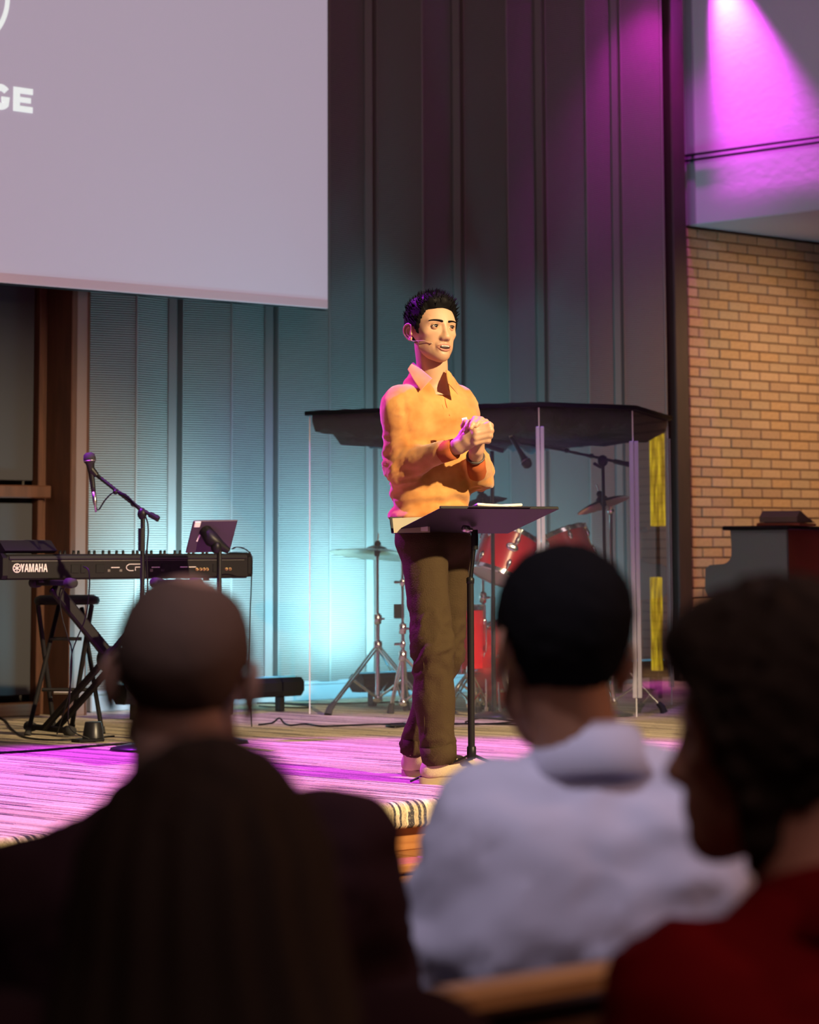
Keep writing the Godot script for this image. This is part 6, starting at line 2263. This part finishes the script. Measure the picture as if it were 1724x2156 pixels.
# ---------------------------------------------------------------- the seated audience
func seated(label: String, head_at: Vector3, facing: Vector3, roll: float, nod: float, scale: Vector3, skin: Color, shoulder: Vector3, body_dir: Vector3, cloth: Material, hair_m: Material, hair_kind: String, sleeve := 1.0, half := 0.160, spread := 0.225, tilt := 0.0) -> Node3D:
	var fwd := Vector3(body_dir.x, 0, body_dir.z).normalized()
	var rt := fwd.cross(Vector3.UP)
	var S := shoulder
	var rs := (rt + Vector3.UP * tilt).normalized()
	var H := flat_to(S - fwd * 0.02, 0.585)
	var o := thing("person", flat_to(H, 0.48), label, "person", "", Basis())
	var body := Sh.new()
	var sh := [S - rs * half, S + rs * half]
	var el := [S - rs * spread - Vector3.UP * 0.27 + fwd * 0.05, S + rs * spread - Vector3.UP * 0.27 + fwd * 0.05]
	var wr := [S - rt * 0.13 - Vector3.UP * 0.42 + fwd * 0.26, S + rt * 0.13 - Vector3.UP * 0.42 + fwd * 0.26]
	var kn := [H - rt * 0.13 + fwd * 0.42, H + rt * 0.13 + fwd * 0.42]
	var an := [flat_to(kn[0] - fwd * 0.03, 0.09), flat_to(kn[1] - fwd * 0.03, 0.09)]
	var hb := frame_of(facing) * Basis(Vector3.RIGHT, nod) * Basis(Vector3.BACK, roll)
	var hx := Transform3D(hb.scaled_local(scale), head_at)
	var lo := S - Vector3(0.55, 0.0, 0.70)
	lo.y = 0.0
	# body: arms, trunk, legs inside the clothes
	var f := Field.new(lo, S + Vector3(0.55, 0.12, 0.45), 0.024, 0.014)
	f.cap(sh[0], sh[1], 0.05).cap(S - Vector3.UP * 0.1, H, 0.10, 0.10)
	for k in 2:
		f.cap(sh[k], el[k], 0.044, 0.038).cap(el[k], wr[k], 0.037, 0.027)
		f.cap(H + (kn[k] - H) * 0.25, kn[k], 0.065, 0.05).cap(kn[k], an[k], 0.045, 0.034)
	var r := f.nets()
	add_net(body, r[0], r[1], skin)
	var hd := Head.new()
	hd.fine = hair_kind == "bushy"
	head_skin(body, hd, hx, 72, 56, skin)
	if hair_kind != "bushy" and hair_kind != "long":   # theirs are under the hair
		ear(body, hx, -1.0, skin)
		ear(body, hx, 1.0, skin)
	body.color(skin)
	var nt := hx * Vector3(0, -0.03, -0.02)
	var nb := S + Vector3.UP * 0.03
	body.tube(curve([nt, nt.lerp(nb, 0.5), nb, nb - Vector3.UP * 0.06], 4), [0.056, 0.056, 0.056, 0.056, 0.057, 0.058, 0.058, 0.058, 0.058, 0.058, 0.056, 0.054, 0.05], 22)
	for k in 2:
		loose_hand(body, wr[k], fwd * 0.9 + rt * (0.35 if k == 0 else -0.35) - Vector3.UP * 0.25, Vector3.UP, 1.0 if k == 0 else -1.0, skin)
	wobj("body", body.mesh(), M.skin_warm, o)
	# top
	var g := Field.new(lo + Vector3(0, 0.42, 0), S + Vector3(0.55, 0.14, 0.45), 0.016, 0.016)
	g.cap(sh[0] - Vector3.UP * 0.01, sh[1] - Vector3.UP * 0.01, 0.055)
	g.cap(S - rt * 0.035 + Vector3.UP * 0.045, S + rt * 0.035 + Vector3.UP * 0.045, 0.055)
	if tilt != 0.0:
		g.cap(S + Vector3.UP * 0.06, S + rs * 0.09 + Vector3.UP * 0.015, 0.050).cap(S + Vector3.UP * 0.06, S - rs * 0.09 + Vector3.UP * 0.015, 0.050)
	g.cap(S - rt * 0.09 - Vector3.UP * 0.05 - fwd * 0.03, S + rt * 0.09 - Vector3.UP * 0.05 - fwd * 0.03, 0.085)
	g.cap(S - rt * 0.085 - Vector3.UP * 0.13, S + rt * 0.085 - Vector3.UP * 0.13, 0.115)
	g.cap(S - rt * 0.080 - Vector3.UP * 0.27 + fwd * 0.01, S + rt * 0.080 - Vector3.UP * 0.27 + fwd * 0.01, 0.120)
	g.cap(H - rt * 0.085, H + rt * 0.085, 0.128)
	for k in 2:
		g.cap(sh[k], sh[k].lerp(el[k], minf(sleeve, 1.0)), 0.066, 0.058)
		if sleeve > 1.0:
			g.cap(el[k], el[k].lerp(wr[k], 0.92), 0.056, 0.042)
	g.finish()
	g.cut(H - Vector3.UP * 0.05, Vector3.DOWN)
	var fn := FastNoiseLite.new()
	fn.seed = 40 + used.get("person", 0)
	fn.frequency = 1.0
	fn.fractal_octaves = 3
	var folds := func(p: Vector3, n: Vector3) -> float:
		var a := 1.0 - absf(fn.get_noise_3d(p.x * 3.0 - p.y * 5.0, p.y * 7.0 + p.x * 3.0, p.z * 4.0)) * 2.4
		return clampf(a, -0.5, 1.0) * 0.010 + fn.get_noise_3d(p.x * 5.0, p.y * 2.0, p.z * 5.0) * 0.006
	var garment := wobj("shirt" if cloth != M.jacket_maroon else "jacket", field_mesh(g, folds, 2), cloth, o)
	var col := Sh.new()
	var rings := []
	for i in 25:
		var a := deg_to_rad(lerpf(-165.0, 165.0, i / 24.0))
		var d := -fwd * cos(a) + rt * sin(a)
		var drop := 0.022 * (1.0 - cos(a))
		var c := S + Vector3.UP * (0.126 - drop) + fwd * 0.004
		rings.append(PackedVector3Array([c + d * 0.060 - Vector3.UP * 0.05, c + d * 0.062, c + d * 0.068, c + d * 0.078 - Vector3.UP * 0.030, c + d * 0.098 - Vector3.UP * 0.060, c + d * 0.090 - Vector3.UP * 0.066, c + d * 0.068 - Vector3.UP * 0.055]))
	col.loft(rings)
	wobj("collar", col.mesh(), cloth, garment)
	# trousers and shoes, out of sight behind the pews
	var q := Field.new(lo, flat_to(S, 0.75) + Vector3(0.55, 0, 0.45), 0.022, 0.014)
	for k in 2:
		q.cap(H + rt * (-0.08 if k == 0 else 0.08), kn[k], 0.10, 0.072).cap(kn[k], an[k], 0.07, 0.058)
	wobj("trousers", field_mesh(q), M.denim, o)
	for k in 2:
		wobj("shoe", Sh.new().tube([flat_to(an[k] - fwd * 0.06, 0.045), flat_to(an[k], 0.055), flat_to(an[k] + fwd * 0.10, 0.045), flat_to(an[k] + fwd * 0.18, 0.035)], [0.036, 0.044, 0.042, 0.028], 14).mesh(), M.black_satin, o)
	# hair
	var hn := FastNoiseLite.new()
	hn.seed = 3
	hn.frequency = 45.0
	var hair := Sh.new()
	var thick: Callable
	match hair_kind:
		"buzz":
			thick = func(p: Vector3) -> float:
				var line := 0.055 if p.z > 0.04 else (0.0 if p.z > -0.035 else -0.072)
				var edge := smoothstep(-0.004, 0.02, p.y - line)
				var bare := exp(-pow(p.z + 0.02, 2.0) / 0.0022 - pow(p.x + 0.01, 2.0) / 0.0016) * smoothstep(0.07, 0.10, p.y)
				return (0.0045 + 0.001 * hn.get_noise_3d(p.x, p.y, p.z)) * edge * (1.0 - bare) - 0.004 * maxf(1.0 - edge, bare * 1.0)
		"short":
			thick = func(p: Vector3) -> float:
				var line := 0.055 if p.z > 0.04 else (0.004 if p.z > -0.03 else -0.090)
				var edge := smoothstep(-0.003, 0.012, p.y - line)
				var t := 0.011 + 0.013 * smoothstep(0.0, 0.09, p.y) + 0.004 * hn.get_noise_3d(p.x, p.y, p.z)
				return t * edge - 0.005 * (1.0 - edge)
		"bushy":
			thick = func(p: Vector3) -> float:
				var line := 0.038 if p.z > 0.058 else (lerpf(-0.05, 0.038, clampf((p.z - 0.015) / 0.043, 0.0, 1.0)) if p.z > 0.015 else -0.15)
				var edge := smoothstep(-0.003, 0.018, p.y - line)
				var t := 0.028 + 0.016 * smoothstep(-0.02, 0.09, p.y) + 0.010 * hn.get_noise_3d(p.x * 0.8, p.y * 0.8, p.z * 0.8)
				return t * edge - 0.006 * (1.0 - edge)
		_:
			thick = func(p: Vector3) -> float:
				var line := 0.05 if p.z > 0.05 else (lerpf(-0.06, 0.05, clampf((p.z - 0.02) / 0.03, 0.0, 1.0)) if p.z > 0.02 else -0.15)
				var edge := smoothstep(-0.003, 0.014, p.y - line)
				return (0.014 + 0.006 * hn.get_noise_3d(p.x, p.y * 0.3, p.z)) * edge - 0.005 * (1.0 - edge)
	hair_shell(hair, hd, hx, 72, 54, thick)
	if hair_kind == "long":
		var drape := []
		for lv in [[0.075, 0.076, 0.082, -0.020], [0.03, 0.098, 0.110, -0.022], [-0.04, 0.108, 0.108, -0.030], [-0.10, 0.122, 0.096, -0.048], [-0.17, 0.140, 0.080, -0.072], [-0.26, 0.150, 0.064, -0.098], [-0.38, 0.146, 0.052, -0.112], [-0.50, 0.125, 0.040, -0.112], [-0.56, 0.10, 0.02, -0.112]]:
			var ring := PackedVector3Array()
			for j in 64:
				var a := TAU * j / 64.0
				var lock := 1.0 + 0.05 * sin(a * 17.0 + lv[0] * 9.0) + 0.04 * sin(a * 29.0 - lv[0] * 14.0)
				var z: float = cos(a) * lv[2] * lock
				if z > 0.02:
					z = 0.02 + (z - 0.02) * 0.25
				ring.append(head_at + frame_of(facing) * Vector3(sin(a) * lv[1] * lock, lv[0], lv[3] + z))
			drape.append(ring)
		hair.loft(drape)
	if hair_kind == "bushy":
		var hr := RandomNumberGenerator.new()
		hr.seed = 4
		for j in 240:
			var d := Vector3(hr.randf_range(-1, 1), hr.randf_range(-0.7, 1), hr.randf_range(-1, 0.6)).normalized()
			var p := hd.surf(d)
			var t: float = thick.call(p)
			if t > 0.015:
				hair.ellipsoid(hx * (p + d * t * 0.85), Vector3.ONE * hr.randf_range(0.007, 0.012), hb, 8)
	wobj("hair", hair.mesh(), hair_m, o)
	return o


func make_audience() -> void:
	var warm := Color(0.42, 0.20, 0.12)
	# man with cropped hair, left of the middle
	seated("man with cropped greying hair and a dark maroon jacket, seen from behind on the left", at(386, 1420, 3.26), Vector3(0.02, -0.02, -1), 0.06, 0.0, Vector3(1.02, 1.12, 1.05), Color(0.36, 0.19, 0.13), at(384, 1842, 3.24), Vector3(-0.1, 0, -1), M.jacket_maroon, M.hair_grey_brown, "buzz", 1.4, 0.185, 0.245, 0.14)
	# man in the pale shirt
	seated("dark-haired man in a pale lavender shirt, seen from behind right of the speaker", at(1178, 1368, 3.5), Vector3(-0.22, 0.0, -1), 0.10, 0.0, Vector3(1.0, 1.06, 1.02), warm, at(1240, 1722, 3.5), Vector3(-0.15, 0, -1), M.shirt_pale, M.hair_black_soft, "short", 0.85, 0.125, 0.235)
	# person at the right edge, in profile
	seated("person with bushy dark hair in a red shirt at the right edge", at(1632, 1545, 2.6), Vector3(-0.93, 0.0, -0.37), 0.0, 0.0, Vector3(1.0, 1.0, 1.0), Color(0.6, 0.26, 0.16), at(1745, 2085, 2.58), Vector3(-0.45, 0, -0.9), M.shirt_red, M.hair_brown, "bushy", 1.4)
	# woman with long hair, lowest in the frame
	seated("person with long dark brown hair seen from behind at the bottom left", at(440, 1855, 2.25), Vector3(0.0, 0.0, -1), 0.0, 0.0, Vector3(1.0, 1.0, 1.0), Color(0.3, 0.16, 0.1), at(440, 2290, 2.23), Vector3(-0.1, 0, -1), M.jacket_maroon, M.hair_brown, "long", 1.4)
